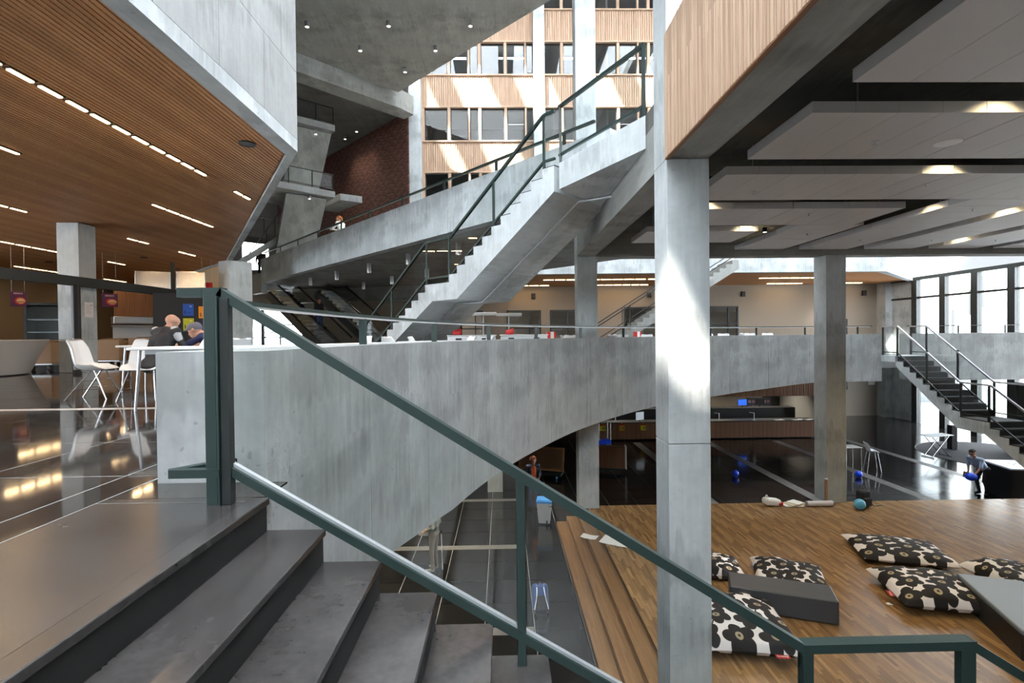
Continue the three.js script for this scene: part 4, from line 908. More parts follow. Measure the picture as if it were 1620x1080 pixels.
tag(table0, 'white cafe table in front of the two seated men', 'table', 'white cafe tables');
dup(table0, [-5.75, 0, 9.35], R(8), 'white cafe table the man in the cap leans over', 'white cafe tables');
{
  let n = 0;
  for (let a = 27; a < 84; a += 8.2, n++) {
    if (n === 1) continue;
    const r = ARC.r + (n < 1 ? 1.9 : 2.3 + 0.4 * Math.sin(n * 2.1)), [x, d] = onArc(a, r), turn = Math.PI / 2 + R(-a);
    dup(table0, [x, 0, d], turn, 'white cafe table on the rounded balcony, ' + ordinal(n) + ' from the seated men', 'white cafe tables');
    for (const [k, dr, off] of [[0, -0.82, -0.42], [1, -0.8, 0.46], [2, 0.8, -0.4], [3, 0.83, 0.44]]) {
      if ((n * 4 + k) % 7 === 5) continue;
      const [cx, cd] = onArc(a + off / r * 57.3, r + dr), [ix, id2] = onArc(a, r), s = dr < 0 ? 1 : -1;
      dup(chair0, [cx, 0, cd], face(s * (ix - onArc(a, r - 1)[0]), s * (id2 - onArc(a, r - 1)[1])) + R(rr(-12, 12)), `white plastic chair ${k < 2 ? 'on the parapet side' : 'on the inner side'} of the ${ordinal(n)} balcony table, ${k % 2 ? 'farther' : 'nearer'} one`, 'white plastic chairs');
    }
  }
  // a few loose things on the tables
  const cup = thing('paper_cup', 'white paper cup on the balcony table above the middle of the wall', 'cup', [-2.15, 0.803, 8.2]);
  obj('cup', lathe([[0.001, 0.001], [0.03, 0.001], [0.044, 0.115], [0.041, 0.115], [0.028, 0.006], [0.001, 0.006]], 24), M.white, cup);
  obj('rim', new THREE.TorusGeometry(0.043, 0.003, 6, 24).rotateX(Math.PI / 2).translate(0, 0.115, 0), M.white, cup);
}
dup(table0, [-2.3, 0, 8.3], R(72), 'white cafe table carrying the paper cup', 'white cafe tables');
// white cabinets with dark grips, red cloths on them, and white T-shaped lamps
{
  const mkCab = (x, d, turn, label) => { const c = thing('low_cabinet', label, 'cabinet', [x, 0, d], turn); obj('body', new RoundedBoxGeometry(1.3, 0.9, 0.5, 2, 0.03).translate(0, 0.45, 0), M.white, c); obj('top', new RoundedBoxGeometry(1.34, 0.03, 0.54, 2, 0.012).translate(0, 0.915, 0), M.whitePaint, c); for (const x0 of [-0.35, 0.35]) obj('grip', new THREE.BoxGeometry(0.16, 0.05, 0.02).translate(x0, 0.82, 0.25), M.black, c); return c; };
  mkCab(-0.85, 13.9, R(4), 'low white cabinet with black grips, left of the pair behind the balcony wall');
  mkCab(0.6, 14.2, R(-2), 'low white cabinet with black grips, right of the pair behind the balcony wall');
  for (const [x, d, l] of [[-1.25, 13.9, 'at the left end of the left cabinet'], [0.2, 14.15, 'at the left end of the right cabinet', 'between the two white cabinets']]) { const r = thing('red_bag', 'red cloth bag ' + l, 'bag', [x, 0.93, d]); obj('cloth', new RoundedBoxGeometry(0.24, 0.13, 0.2, 4, 0.05).translate(0, 0.065, 0), M.red, r); obj('fold', new RoundedBoxGeometry(0.2, 0.05, 0.16, 3, 0.02).rotateZ(0.2).translate(0.02, 0.13, 0), M.red, r); }
  for (const [x, d, l] of [[-0.6, 15.7, 'left'], [0.2, 16.4, 'right']]) {
    const t = thing('uplight', l + ' of two white T-shaped lamps behind the cabinets', 'lamp', [x, 0, d]);
    obj('pole', rod(L3(0, 0.02, 0), L3(0, 1.55, 0), 0.025), M.white, t); obj('head', new RoundedBoxGeometry(0.85, 0.1, 0.3, 2, 0.02).translate(0, 1.58, 0), M.white, t); obj('base', new THREE.CylinderGeometry(0.18, 0.2, 0.03, 24).translate(0, 0.015, 0), M.white, t);
  }
  for (const [n, l] of [[2, 'left of the back left column'], [4, 'right of the back left column']]) { const [x, d] = onArc(27 + 8.2 * n, ARC.r + 2.3 + 0.4 * Math.sin(n * 2.1)); const r = thing('red_box', 'small red and white box on a table ' + l, 'box', [x, 0.806, d]); obj('body', new RoundedBoxGeometry(0.28, 0.2, 0.2, 1, 0.01).translate(0, 0.1, 0), M.red, r); obj('band', new THREE.BoxGeometry(0.1, 0.205, 0.205).translate(0.02, 0.1, 0), M.paper, r); }
}
// round drum counter at the left edge
{
  const c = thing('drum_counter', 'round tapering pale counter at the left edge', 'counter', [-13.95, 0, 13.3]);
  obj('shell', lathe([[1.28, 0.03], [1.38, 0.25], [1.5, 0.55], [1.68, 0.9], [1.68, 0.93], [1.62, 0.93], [1.6, 0.9]], 56), std([0.62, 0.60, 0.58], 0.5), c);
  obj('plinth', new THREE.CylinderGeometry(1.24, 1.24, 0.03, 48).translate(0, 0.015, 0), M.black, c);
  obj('counter_top', new THREE.CylinderGeometry(1.62, 1.62, 0.03, 56).translate(0, 0.9, 0), M.galv, c);
}
// cardboard boxes on trolleys
const trolleys = [[-13.55, 17.9, 0.85, 0.88, 'left of the pair beyond the noticed column'], [-12.55, 18.1, 0.8, 0.92, 'right of the pair beyond the noticed column'], [-14.0, 15.9, 0.7, 0.85, 'beside the round counter']];
for (const [x, d, w, h, l] of trolleys) {
  const t = thing('box_trolley', 'brown cardboard box on a wheeled trolley, ' + l, 'trolley', [x, 0, d]);
  obj('carton', new RoundedBoxGeometry(w, h - 0.2, 0.7, 1, 0.012).translate(0, 0.2 + (h - 0.2) / 2, 0), M.card, t);
  obj('flap', [new THREE.BoxGeometry(w * 0.98, 0.006, 0.36).rotateX(0.12).translate(0, h + 0.02, 0.2), new THREE.BoxGeometry(w * 0.98, 0.006, 0.36).rotateX(-0.2).translate(0, h + 0.03, -0.2)], M.card, t);
  obj('platform', new THREE.BoxGeometry(w + 0.04, 0.03, 0.74).translate(0, 0.18, 0), M.galv, t);
  for (const sx of [-1, 1]) for (const sz of [-1, 1]) obj('wheel', new THREE.CylinderGeometry(0.07, 0.07, 0.04, 18).rotateZ(Math.PI / 2).translate(sx * (w / 2 - 0.08), 0.07, sz * 0.28), M.black, t);
}
// dark curved bar on round posts over the counter zone
{
  const b = thing('canopy_bar', 'dark curved steel bar on round posts behind the newel post', 'frame', [-11.6, 0, 14.0]);
  obj('beam', new THREE.ExtrudeGeometry((() => { const s = new THREE.Shape(); const a = [], c = []; for (let i = 0; i <= 24; i++) { const t = i / 24, d = 8.2 + t * 10.4, x = -12.35 + 0.9 * Math.sin(t * 1.75); a.push([x, d]); c.push([x - 0.12, d]); } [...a, ...c.reverse()].forEach(([x, d], i) => (i ? s.lineTo(x + 11.6, d - 14) : s.moveTo(x + 11.6, d - 14))); return s; })(), { depth: 0.26, bevelEnabled: false }).rotateX(-Math.PI / 2).translate(0, 2.38, 0), M.steelDark, b);
  obj('post', rod(L3(0.0, 0, 0), L3(0.0, 2.4, 0), 0.1, 0.1, 22), M.black, b);
  obj('post', rol(), M.black, b);
  function rol() { return rod(L3(0.02, 0, -4.2), L3(0.02, 2.4, -4.2), 0.075, 0.075, 20); }
  const w = obj('plastic_wrap', lathe([[0.108, 0.1], [0.118, 0.3], [0.11, 0.5], [0.12, 0.7], [0.108, 0.95]], 24), phys([0.85, 0.85, 0.85], 0.2, { transmission: 0.75, thickness: 0 }), b);
  obj('tape', [new THREE.TorusGeometry(0.115, 0.012, 6, 24).rotateX(Math.PI / 2).translate(0, 0.92, 0), new THREE.TorusGeometry(0.118, 0.012, 6, 24).rotateX(Math.PI / 2).translate(0, 0.55, 0)], std([0.5, 0.25, 0.1], 0.6), b);
}
{
  const n = thing('notice', 'white paper notice taped to the cafe column', 'notice', [-11.742, 1.55, 14.6], Math.PI / 2);
  raw('sheet', new THREE.BoxGeometry(0.3, 0.42, 0.004).translate(0, 0.21, 0), std([1, 1, 1], 0.8, { map: canvasTexture(128, 180, (g, w, h) => { g.fillStyle = '#dcd6d8'; g.fillRect(0, 0, w, h); g.fillStyle = '#a89aa0'; for (let i = 0; i < 9; i++) g.fillRect(22, 30 + i * 13, 60 + (i * 37) % 30, 3); g.fillRect(88, 24, 26, 18); }) }), n);
  for (const x of [-0.13, 0.13]) obj('tape', new THREE.BoxGeometry(0.05, 0.02, 0.006).translate(x, 0.41, 0.0), M.paper, n);
}
// cafe back wall, counter, hood, boards
{
  const w = struct('wall_cafe', 'diagonal rear wall of the cafe');
  obj('wall_panel', slab([[-11.55, 21.75], [-23.9, 33.75], [-23.9, 34.0], [-11.3, 21.95]], 0, 4.15), M.cafeWallLit, w);
  obj('pier', slab([[-11.9, 21.5], [-11.3, 21.2], [-10.7, 21.9], [-11.3, 22.3]], 0, 4.15), M.concPale, w);
  const u = face(1, -1);                                                     // faces the camera side
  const kit = thing('serving_counter', 'steel and white serving counter with brown panel along the cafe wall', 'counter', [-15.1, 0, 24.4], R(44));
  obj('counter_front', new RoundedBoxGeometry(5.4, 0.95, 0.7, 1, 0.02).translate(0, 0.475, 0.3), M.whitePaint, kit);
  obj('hood', new RoundedBoxGeometry(5.6, 0.32, 0.8, 1, 0.03).translate(0, 1.75, 0.35), M.alu, kit);
  obj('shelf', new RoundedBoxGeometry(5.6, 0.05, 0.7, 1, 0.01).translate(0, 1.5, 0.35), M.alu, kit);
  obj('splash_panel', new THREE.BoxGeometry(5.5, 0.5, 0.03).translate(0, 1.22, 0.02), M.white, kit);
  obj('back_panel', new THREE.BoxGeometry(5.4, 1.1, 0.05).translate(0, 2.5, 0.03), M.timberRed, kit);
  const sh = thing('steel_duct', 'shiny steel duct casing under the timber ceiling', 'duct', [-13.1, 2.85, 20.4], R(30));
  obj('casing', new RoundedBoxGeometry(1.15, 0.7, 0.6, 2, 0.03).translate(-0.62, 0.35, 0), M.chrome, sh); obj('casing', new RoundedBoxGeometry(1.0, 0.9, 0.6, 2, 0.03).translate(0.62, 0.3, 0), M.chrome, sh); obj('strap', new THREE.BoxGeometry(0.14, 1.2, 0.3).translate(0, 0.5, -0.1), M.steelDark, sh);
  const fr = thing('fridge', 'tall glass fronted fridge shelf left of the column', 'fridge', [-16.3, 0, 18.6], R(20));
  obj('case', [new THREE.BoxGeometry(0.08, 2.2, 0.6).translate(-0.62, 1.1, 0), new THREE.BoxGeometry(0.08, 2.2, 0.6).translate(0.62, 1.1, 0), new THREE.BoxGeometry(1.3, 0.08, 0.6).translate(0, 2.2, 0), new THREE.BoxGeometry(1.3, 0.4, 0.6).translate(0, 0.2, 0), new THREE.BoxGeometry(1.3, 2.2, 0.04).translate(0, 1.1, -0.3)], M.steelDark, fr);
  for (let i = 0; i < 3; i++) obj('shelf', new THREE.BoxGeometry(1.2, 0.03, 0.5).translate(0, 0.75 + i * 0.45, 0), M.alu, fr);
  obj('glass_pane', new THREE.BoxGeometry(1.2, 1.7, 0.01).translate(0, 1.25, 0.29), M.pane, fr);
  const mkPoster = (label, x, y, d, w, h, turn, draw, cat = 'poster') => { const p = thing('poster', label, cat, [x, y, d], turn); raw('sheet', new THREE.BoxGeometry(w, h, 0.012).translate(0, h / 2, 0), std([1, 1, 1], 0.7, { map: canvasTexture(192, Math.round(192 * h / w), draw) }), p); obj('hanging_wire', [rod(L3(-w * 0.4, h, 0), L3(-w * 0.4, 4.2 - y, 0), 0.004, 0.004, 6), rod(L3(w * 0.4, h, 0), L3(w * 0.4, 4.2 - y, 0), 0.004, 0.004, 6)], M.galv, p); return p; };
  const meal = (g, W, H) => { g.fillStyle = '#4a1236'; g.fillRect(0, 0, W, H); g.fillStyle = '#c9a7a0'; g.font = 'bold 34px sans-serif'; g.textAlign = 'center'; g.fillText('MEALS', W / 2, 40); g.fillStyle = '#a31f1f'; g.beginPath(); g.ellipse(W * 0.62, H * 0.62, W * 0.34, H * 0.26, 0.2, 0, 7); g.fill(); g.fillStyle = '#c99a63'; g.beginPath(); g.ellipse(W * 0.66, H * 0.62, W * 0.26, H * 0.18, 0.1, 0, 7); g.fill(); g.fillStyle = '#7a4a26'; g.fillRect(W * 0.44, H * 0.66, W * 0.44, H * 0.06); };
  mkPoster('purple food poster hanging over the serving counter', -14.9, 2.15, 19.5, 0.5, 0.5, R(25), meal);
  mkPoster('purple food poster hanging over the glass fridge left of the column', -16.9, 2.1, 18.0, 0.42, 0.52, R(30), meal);
  mkPoster('small red poster on the wall right of the steel duct', -12.05, 2.7, 20.9, 0.42, 0.5, R(20), (g, W, H) => { g.fillStyle = '#b31616'; g.fillRect(0, 0, W, H); g.fillStyle = '#ddc9c0'; g.beginPath(); g.ellipse(W * 0.5, H * 0.62, W * 0.3, H * 0.16, -0.3, 0, 7); g.fill(); });
  const bd = thing('display_board', 'black display board behind the seated men', 'board', [-8.75, 0, 14.2], R(15));
  obj('panel', new THREE.BoxGeometry(1.6, 2.1, 0.06).translate(0, 1.12, 0), M.black, bd);
  for (const x of [-0.7, 0.7]) obj('foot', new THREE.BoxGeometry(0.06, 0.08, 0.5).translate(x, 0.04, 0), M.steelDark, bd);
  const col = [['blue', '#1d4fa8', -0.05, 1.55], ['orange', '#e08a17', 0.33, 1.48], ['yellow green', '#b7b52a', -0.05, 1.15], ['dark patterned', '#2a2440', 0.33, 1.08]];
  col.forEach(([n, c, x, y]) => { const p = thing('leaflet', n + ' leaflet pinned to the black display board', 'leaflet', [-8.75, 0, 14.2], R(15)); raw('sheet', new THREE.BoxGeometry(0.26, 0.33, 0.006).translate(x + 0.1, y + 0.16, 0.035), std([1, 1, 1], 0.7, { map: canvasTexture(96, 128, (g, W, H) => { g.fillStyle = c; g.fillRect(0, 0, W, H); g.fillStyle = 'rgba(20,20,40,.6)'; g.fillRect(14, 70, 10, 40); g.fillRect(34, 90, 40, 6); g.fillStyle = 'rgba(255,240,200,.5)'; g.fillRect(60, 20, 20, 14); }) }), p); obj('pin', new THREE.SphereGeometry(0.012, 10, 8).translate(x + 0.1, y + 0.31, 0.042), M.red, p); });
  // far left windows and upper rear wall
  const fw = struct('wall_far_left', 'rear wall left of the escalators');
  for (const [a, b, y0, y1] of [[-24, -17.9, 0, 4.1], [-13.3, -12.5, 0, 4.1], [-17.9, -13.3, 3.2, 4.1]]) obj('wall_panel', box(a, b, y0, y1, 34, 34.3), M.plasterGrey, fw);
  obj('wall_panel', box(-24, -12.5, GROUND, -0.55, 34, 34.3), M.plasterGrey, fw);
  for (const [a, b, y0, y1] of [[-24, -20.8, 4.2, 22], [-18.7, 26, 4.2, 22], [-20.8, -18.7, 4.2, 6.4], [-20.8, -18.7, 9.2, 22]]) obj('wall_panel', box(a, b, y0, y1, 41, 41.4), M.plasterGrey, fw);
  obj('floor_slab', box(-24, -2.6, 3.82, LEVEL2, 31.2, 41), M.slabDark, fw);
  const win = struct('window_7', 'bright window behind the escalators');
  const b2 = (a, b, y0, y1) => box(a, b, y0, y1, 34.05, 34.2);
  obj('window_frame', [b2(-17.9, -17.8, 0, 3.2), b2(-13.4, -13.3, 0, 3.2), b2(-16.1, -15.9, 0, 3.2), b2(-17.9, -13.3, 3.1, 3.2), b2(-17.9, -13.3, 0.9, 0.98), b2(-15.9, -13.3, 1.75, 1.82), b2(-17.9, -13.3, 0, 0.1), b2(-14.9, -14.8, 0, 1.8), b2(-15.9, -13.3, 1.25, 1.3), beam(V(-15.9, 0.95, 34.12), V(-14.8, 1.75, 34.12), 0.05, 0.05), b2(-17.9, -15.9, 2.2, 2.26)], M.steelDark, win);
  obj('pane', box(-17.8, -13.4, 0.1, 3.1, 34.11, 34.12), M.pane, win);
  const tr = dup(scene.getObjectByName('tree'), [-17.5, GROUND, 52], 0.5, 'green tree outside the window behind the escalators');
  tr.userData.category = 'tree';
}

// ================================================================ GROUND FLOOR AND PLATFORM
// reception desk
{
  const r = thing('reception_desk', 'long timber fronted reception desk with a black top', 'desk', [5.1, GROUND, 27]);
  const W = 11.75;
  obj('carcass', new THREE.BoxGeometry(W, 0.92, 0.6).translate(W / 2, 0.5, -0.35), M.black, r);
  const n = Math.floor(W / 0.085), g = new THREE.BoxGeometry(0.06, 0.86, 0.03);
  for (let i = 0; i < n; i++) { const m = shared('slat', g, M.timberDeep[(i * 5) % 3], r); m.position.set(0.05 + i * 0.085, 0.5, -0.03); }
  obj('desk_top', new RoundedBoxGeometry(W + 0.1, 0.05, 0.8, 1, 0.01).translate(W / 2, 0.97, -0.3), M.black, r);
  obj('inner_counter', new RoundedBoxGeometry(W, 0.7, 0.7, 1, 0.01).translate(W / 2, 1.05, -2.2), M.black, r);
  const h = struct('wall_reception', 'timber header and cream wall behind the reception desk');
  obj('header', box(5.0, 17.2, -2.45, -0.56, 26.5, 26.6), M.timberRed, h);
  for (let i = 0; i < 100; i++) { const m = shared('slat', hs(), M.timberDeep[(i * 2) % 3], h); m.position.copy(V(5.05 + i * 0.12, -1.5, 26.47)); }
  function hs() { return hs.g ??= new THREE.BoxGeometry(0.085, 1.88, 0.03); }
  obj('back_wall', box(5, 17.4, GROUND, -0.56, 31.3, 31.5), M.plaster, h);
  obj('dark_door', [box(9.2, 11.2, GROUND, -2.6, 31.2, 31.29), box(16.2, 17.3, GROUND, -2.3, 31.1, 31.29)], M.black, h);
  obj('side_wall', box(17.2, 17.5, GROUND, -0.56, 27.5, 31.5), M.plasterGrey, h);
  // lamps under the balcony over the desk
  const lx = [6.5, 9.5, 12.5, 15.5];
  lx.forEach((x, i) => cylinderLamp('downlight over the reception desk, ' + ordinal(i) + ' from the left', x, -0.56, 29.2, 0.12, 40, 'downlights over the reception desk'));
  // monitors and screens
  const scr = (col) => std([0.02, 0.02, 0.03], 0.3, { emissive: new THREE.Color(...col), emissiveIntensity: 1.0 });
  const mon = (label, x, d, y, w, h2, m, turn = 0) => { const t = thing('monitor', label, 'monitor', [x, y, d], turn); obj('screen', new RoundedBoxGeometry(w, h2, 0.03, 1, 0.008).translate(0, 0.12 + h2 / 2, 0), m, t); obj('bezel', new RoundedBoxGeometry(w + 0.04, h2 + 0.04, 0.025, 1, 0.008).translate(0, 0.12 + h2 / 2, -0.01), M.black, t); obj('stand', [new THREE.BoxGeometry(0.06, 0.14, 0.04).translate(0, 0.07, -0.02), new THREE.BoxGeometry(0.22, 0.015, 0.16).translate(0, 0.008, 0)], M.steelDark, t); return t; };
  mon('blue lit monitor at the left of the reception back counter', 11.25, 29.1, -3.4, 0.5, 0.34, scr([0.01, 0.06, 0.5]));
  mon('blue lit monitor in the middle of the reception back counter', 13.9, 29.1, -3.4, 0.5, 0.34, scr([0.02, 0.10, 0.55]));
  mon('dark monitor right of the lit ones behind reception', 15.0, 29.2, -3.4, 0.5, 0.36, M.black);
  mon('silver backed monitor at the left end of the reception desk', 7.3, 26.9, -3.8 + 0.0, 0.5, 0.42, M.galv, R(20));
  const tv = thing('wall_screen', 'wide wall screen showing two rows of small pictures behind reception', 'screen', [16.35, -3.95, 31.05]);
  raw('screen', new THREE.BoxGeometry(1.5, 0.8, 0.05).translate(-0.5, 0.4, 0), std([0.6, 0.6, 0.6], 0.3, { map: canvasTexture(256, 128, (g, W, H) => { g.fillStyle = '#3b4256'; g.fillRect(0, 0, W, H); for (let j = 0; j < 2; j++) for (let i = 0; i < (j ? 4 : 6); i++) { g.fillStyle = ['#b9b2b4', '#a9848c', '#c6bcae', '#93a0b5'][(i + j) % 4]; g.fillRect(14 + i * 40, 18 + j * 52, 28, 26); g.fillStyle = '#8a3b44'; g.fillRect(20 + i * 40, 28 + j * 52, 10, 12); } }) }), tv);
  obj('bezel', new RoundedBoxGeometry(1.6, 0.9, 0.04, 1, 0.01).translate(-0.5, 0.4, -0.02), M.black, tv);
  [[6.0, 26.95], [8.6, 26.95], [11.6, 26.95], [13.5, 26.95]].forEach(([x, d], i) => { const a = thing('desk_arm', 'chrome monitor arm standing on the reception desk, ' + ordinal(i) + ' from the left', 'monitor arm', [x, -3.8, d]); obj('post', rod(L3(0, 0, 0), L3(0, 0.42, 0), 0.025), M.alu, a); obj('arm', rod(L3(0, 0.4, 0), L3(-0.25, 0.44, 0), 0.018), M.alu, a); obj('clamp', new THREE.BoxGeometry(0.12, 0.05, 0.12).translate(0, 0.025, 0), M.alu, a); });
  [[14.9, 0.5], [15.9, 0.7], [16.5, 0.35]].forEach(([x, w], i) => { const p = thing('paper_stack', 'loose white papers on the right part of the reception desk, ' + ordinal(i) + ' pile from the left', 'papers', [x, -3.8, 26.95], R(8 * i)); for (let k = 0; k < 3; k++) obj('sheet', new THREE.BoxGeometry(w * 0.6, 0.006, 0.24).rotateY(k * 0.3).translate(k * 0.1 - 0.1, 0.006 + k * 0.007, 0), M.paper, p); });
  [[5.3, '#c8b400'], [6.35, '#d08a20'], [7.5, '#c8b400']].forEach(([x, c], i) => { const p = thing('flyer', 'small yellow and red flyer on the reception desk front, ' + ordinal(i) + ' from the left', 'flyer', [x, -4.25, 26.96]); raw('sheet', new THREE.BoxGeometry(0.28, 0.38, 0.006).translate(0, 0.19, 0), std([1, 1, 1], 0.8, { map: canvasTexture(64, 88, (g, W, H) => { g.fillStyle = c; g.fillRect(0, 0, W, H); g.fillStyle = '#a0331c'; g.fillRect(0, 0, W, 26); g.fillStyle = '#4c7a1c'; g.fillRect(30, 40, 30, 30); }) }), p); obj('tape', new THREE.BoxGeometry(0.06, 0.02, 0.008).translate(0, 0.38, 0), M.paper, p); });
}
// ground-floor end wall pieces by the glazing
{
  for (const [y, l] of [[1.15, 'upper'], [-2.55, 'lower']]) { const s = thing('ring_sign', 'black square panel with a dark ring on the ' + l + ' end wall', 'sign', [22.9, y - 0.5, 33.9]); obj('panel', new THREE.BoxGeometry(1.0, 1.1, 0.06).translate(0, 0.6, 0), M.blackSoft, s); obj('ring', new THREE.TorusGeometry(0.33, 0.12, 12, 36).translate(0, 0.55, 0.08), M.black, s); }
  cylinderLamp('lit downlight washing the end wall by the glazing', 22.2, 4.1, 33.3, 0.12, 30);
  const p = thing('wall_plate', 'small pale sign plate on the ground-floor pier by the glazing', 'sign', [25.1, -2.7, 33.95]); obj('plate', new RoundedBoxGeometry(0.45, 0.6, 0.03, 1, 0.01).translate(0, 0.3, 0), M.paper, p); obj('text_lines', [0, 1, 2].map((i) => new THREE.BoxGeometry(0.28, 0.03, 0.006).translate(0, 0.42 - i * 0.1, 0.018)), M.galv, p);
}
// blue rimmed bin
{
  const b = thing('waste_bin', 'grey wheeled waste bin with a bright blue rim', 'bin', [1.22, GROUND, 15.3], R(-8));
  const taper = (w0, w1, l0, l1, y0, y1) => { const g = new THREE.BoxGeometry(1, 1, 1), p = g.attributes.position; for (let i = 0; i < p.count; i++) { const t = p.getY(i) > 0; p.setXYZ(i, p.getX(i) * (t ? w1 : w0), t ? y1 : y0, p.getZ(i) * (t ? l1 : l0)); } g.computeVertexNormals(); return g; };
  obj('body', taper(0.34, 0.44, 0.36, 0.46, 0.05, 0.66), std([0.42, 0.44, 0.47], 0.5), b);
  obj('rim', taper(0.46, 0.47, 0.48, 0.5, 0.66, 0.73), M.skyBlue, b);
  obj('bag', new RoundedBoxGeometry(0.4, 0.04, 0.4, 2, 0.015).translate(0, 0.735, 0), M.skyBlue, b);
  for (const x of [0.08, 0.2]) obj('wheel', new THREE.CylinderGeometry(0.07, 0.07, 0.04, 18).rotateZ(Math.PI / 2).translate(x, 0.07, 0.2), M.black, b);
  obj('grip', tube([L3(0.14, 0.62, 0.24), L3(0.2, 0.6, 0.3), L3(0.26, 0.62, 0.24)], 0.012), M.black, b);
}
// small blue trolley bag
{
  const t = thing('trolley_bag', 'small blue and black bag with white piping standing on the tiles', 'bag', [0.73, GROUND, 10.4], R(4));
  obj('body', new RoundedBoxGeometry(0.34, 0.5, 0.2, 4, 0.07).rotateX(-0.35).translate(0, 0.26, -0.06), std([0.05, 0.09, 0.22], 0.7), t);
  obj('front_pocket', new RoundedBoxGeometry(0.22, 0.28, 0.08, 4, 0.035).rotateX(-0.35).translate(0, 0.2, 0.08), M.blackSoft, t);
  for (const s of [-1, 1]) obj('piping', tube([L3(s * 0.07, 0.5, -0.07), L3(s * 0.08, 0.4, 0.03), L3(s * 0.1, 0.28, 0.085), L3(s * 0.145, 0.1, 0.14)], 0.009), M.white, t);
  obj('strap', tube([L3(-0.07, 0.49, -0.08), L3(0, 0.54, -0.11), L3(0.07, 0.49, -0.08)], 0.012), M.black, t);
  for (const s of [-1, 1]) obj('foot', new THREE.CylinderGeometry(0.03, 0.03, 0.04, 12).rotateZ(Math.PI / 2).translate(s * 0.13, 0.03, 0.12), M.black, t);
}
// boards on carts
{
  const c = thing('board_cart', 'wooden framed panel standing on a cart behind the woman', 'cart', [1.45, GROUND, 20.3], R(-20));
  obj('frame', [new THREE.BoxGeometry(1.9, 0.08, 0.05).translate(0, 1.16, 0), new THREE.BoxGeometry(1.9, 0.08, 0.05).translate(0, 0.3, 0), new THREE.BoxGeometry(0.08, 0.92, 0.05).translate(-0.91, 0.73, 0), new THREE.BoxGeometry(0.08, 0.92, 0.05).translate(0.91, 0.73, 0)].map((g) => g.rotateX(-0.25)), M.timber[2], c);
  obj('panel', new THREE.BoxGeometry(1.76, 0.8, 0.03).translate(0, 0.73, -0.01).rotateX(-0.25), M.card, c);
  obj('base', new THREE.BoxGeometry(1.8, 0.08, 0.6).translate(0, 0.16, -0.1), M.steelDark, c);
  for (const x of [-0.7, 0.7]) obj('wheel', new THREE.CylinderGeometry(0.07, 0.07, 0.05, 16).rotateZ(Math.PI / 2).translate(x, 0.07, 0.1), M.skyBlue, c);
  const e = thing('board_cart', 'brown board cart with pale edge battens right of the back left column', 'cart', [4.45, GROUND, 20.8], R(-12));
  obj('boards', new RoundedBoxGeometry(1.1, 0.85, 0.4, 1, 0.01).translate(0, 0.65, 0), M.timberRed, e);
  for (let i = 0; i < 3; i++) obj('batten', new THREE.BoxGeometry(0.04, 0.95, 0.06).translate(0.56 + i * 0.02, 0.66, -0.15 + i * 0.15), M.paper, e);
  for (const x of [-0.4, 0.4]) obj('wheel', new THREE.CylinderGeometry(0.08, 0.08, 0.05, 16).rotateZ(Math.PI / 2).translate(x, 0.08, 0.1), M.black, e);
  obj('base', new THREE.BoxGeometry(1.1, 0.07, 0.42).translate(0, 0.18, 0), M.steelDark, e);
  const k = thing('wire_cart', 'thin steel cart with a blue basket in front of the reception desk', 'cart', [5.0, GROUND, 25.2], R(10));
  obj('frame', [[-0.3, -0.2], [0.3, -0.2], [-0.3, 0.2], [0.3, 0.2]].map(([x, z]) => rod(L3(x, 0.1, z), L3(x, 1.3, z), 0.015)), M.chrome, k);
  obj('basket', new RoundedBoxGeometry(0.66, 0.22, 0.44, 1, 0.02).translate(0, 0.35, 0), M.blue, k);
  for (const x of [-0.28, 0.28]) obj('wheel', new THREE.CylinderGeometry(0.06, 0.06, 0.04, 14).rotateZ(Math.PI / 2).translate(x, 0.06, 0.18), M.black, k);
}
// blue balls
[[9.21, 19.9, 'alone on the dark tiles left of the back column'], [13.9, 19.5, 'on the dark tiles beside the bar stool']].forEach(([x, d, l]) => { const b = thing('ball', 'blue ball ' + l, 'ball', [x, GROUND, d]); obj('skin', new THREE.SphereGeometry(0.13, 28, 20).translate(0, 0.13, 0), M.blue, b); obj('valve', new THREE.CylinderGeometry(0.008, 0.008, 0.01, 8).rotateX(Math.PI / 2).translate(0, 0.16, 0.127), M.white, b); });
// white bar stool and frame
{
  const s = thing('bar_stool', 'white bar stool with a thin steel frame on the shiny ground floor', 'stool', [15.1, GROUND, 20.4], face(0.9, -0.3));
  const shell = raw('shell', chair0.getObjectByName('shell').geometry.clone().scale(1, 0.9, 1).translate(0, 0.42, 0), M.white, s);
  for (const sx of [-1, 1]) for (const sz of [-1, 1]) obj('leg', rod(L3(sx * 0.15, 0.8, sz * 0.14), L3(sx * 0.24, 0, sz * 0.25), 0.011, 0.011, 8), M.chrome, s);
  obj('footrest', [rod(L3(-0.215, 0.3, 0.22), L3(0.215, 0.3, 0.22), 0.009, 0.009, 8), rod(L3(-0.215, 0.3, -0.22), L3(0.215, 0.3, -0.22), 0.009, 0.009, 8)], M.chrome, s);
  const f = thing('tray_table', 'small square wire table left of the bar stool', 'table', [14.3, GROUND, 20.6]);
  obj('top', new RoundedBoxGeometry(0.7, 0.025, 0.6, 1, 0.01).translate(0, 0.98, 0), M.paper, f);
  for (const sx of [-1, 1]) for (const sz of [-1, 1]) obj('leg', rod(L3(sx * 0.3, 0.97, sz * 0.25), L3(sx * 0.32, 0, sz * 0.27), 0.01, 0.01, 8), M.chrome, f);
}
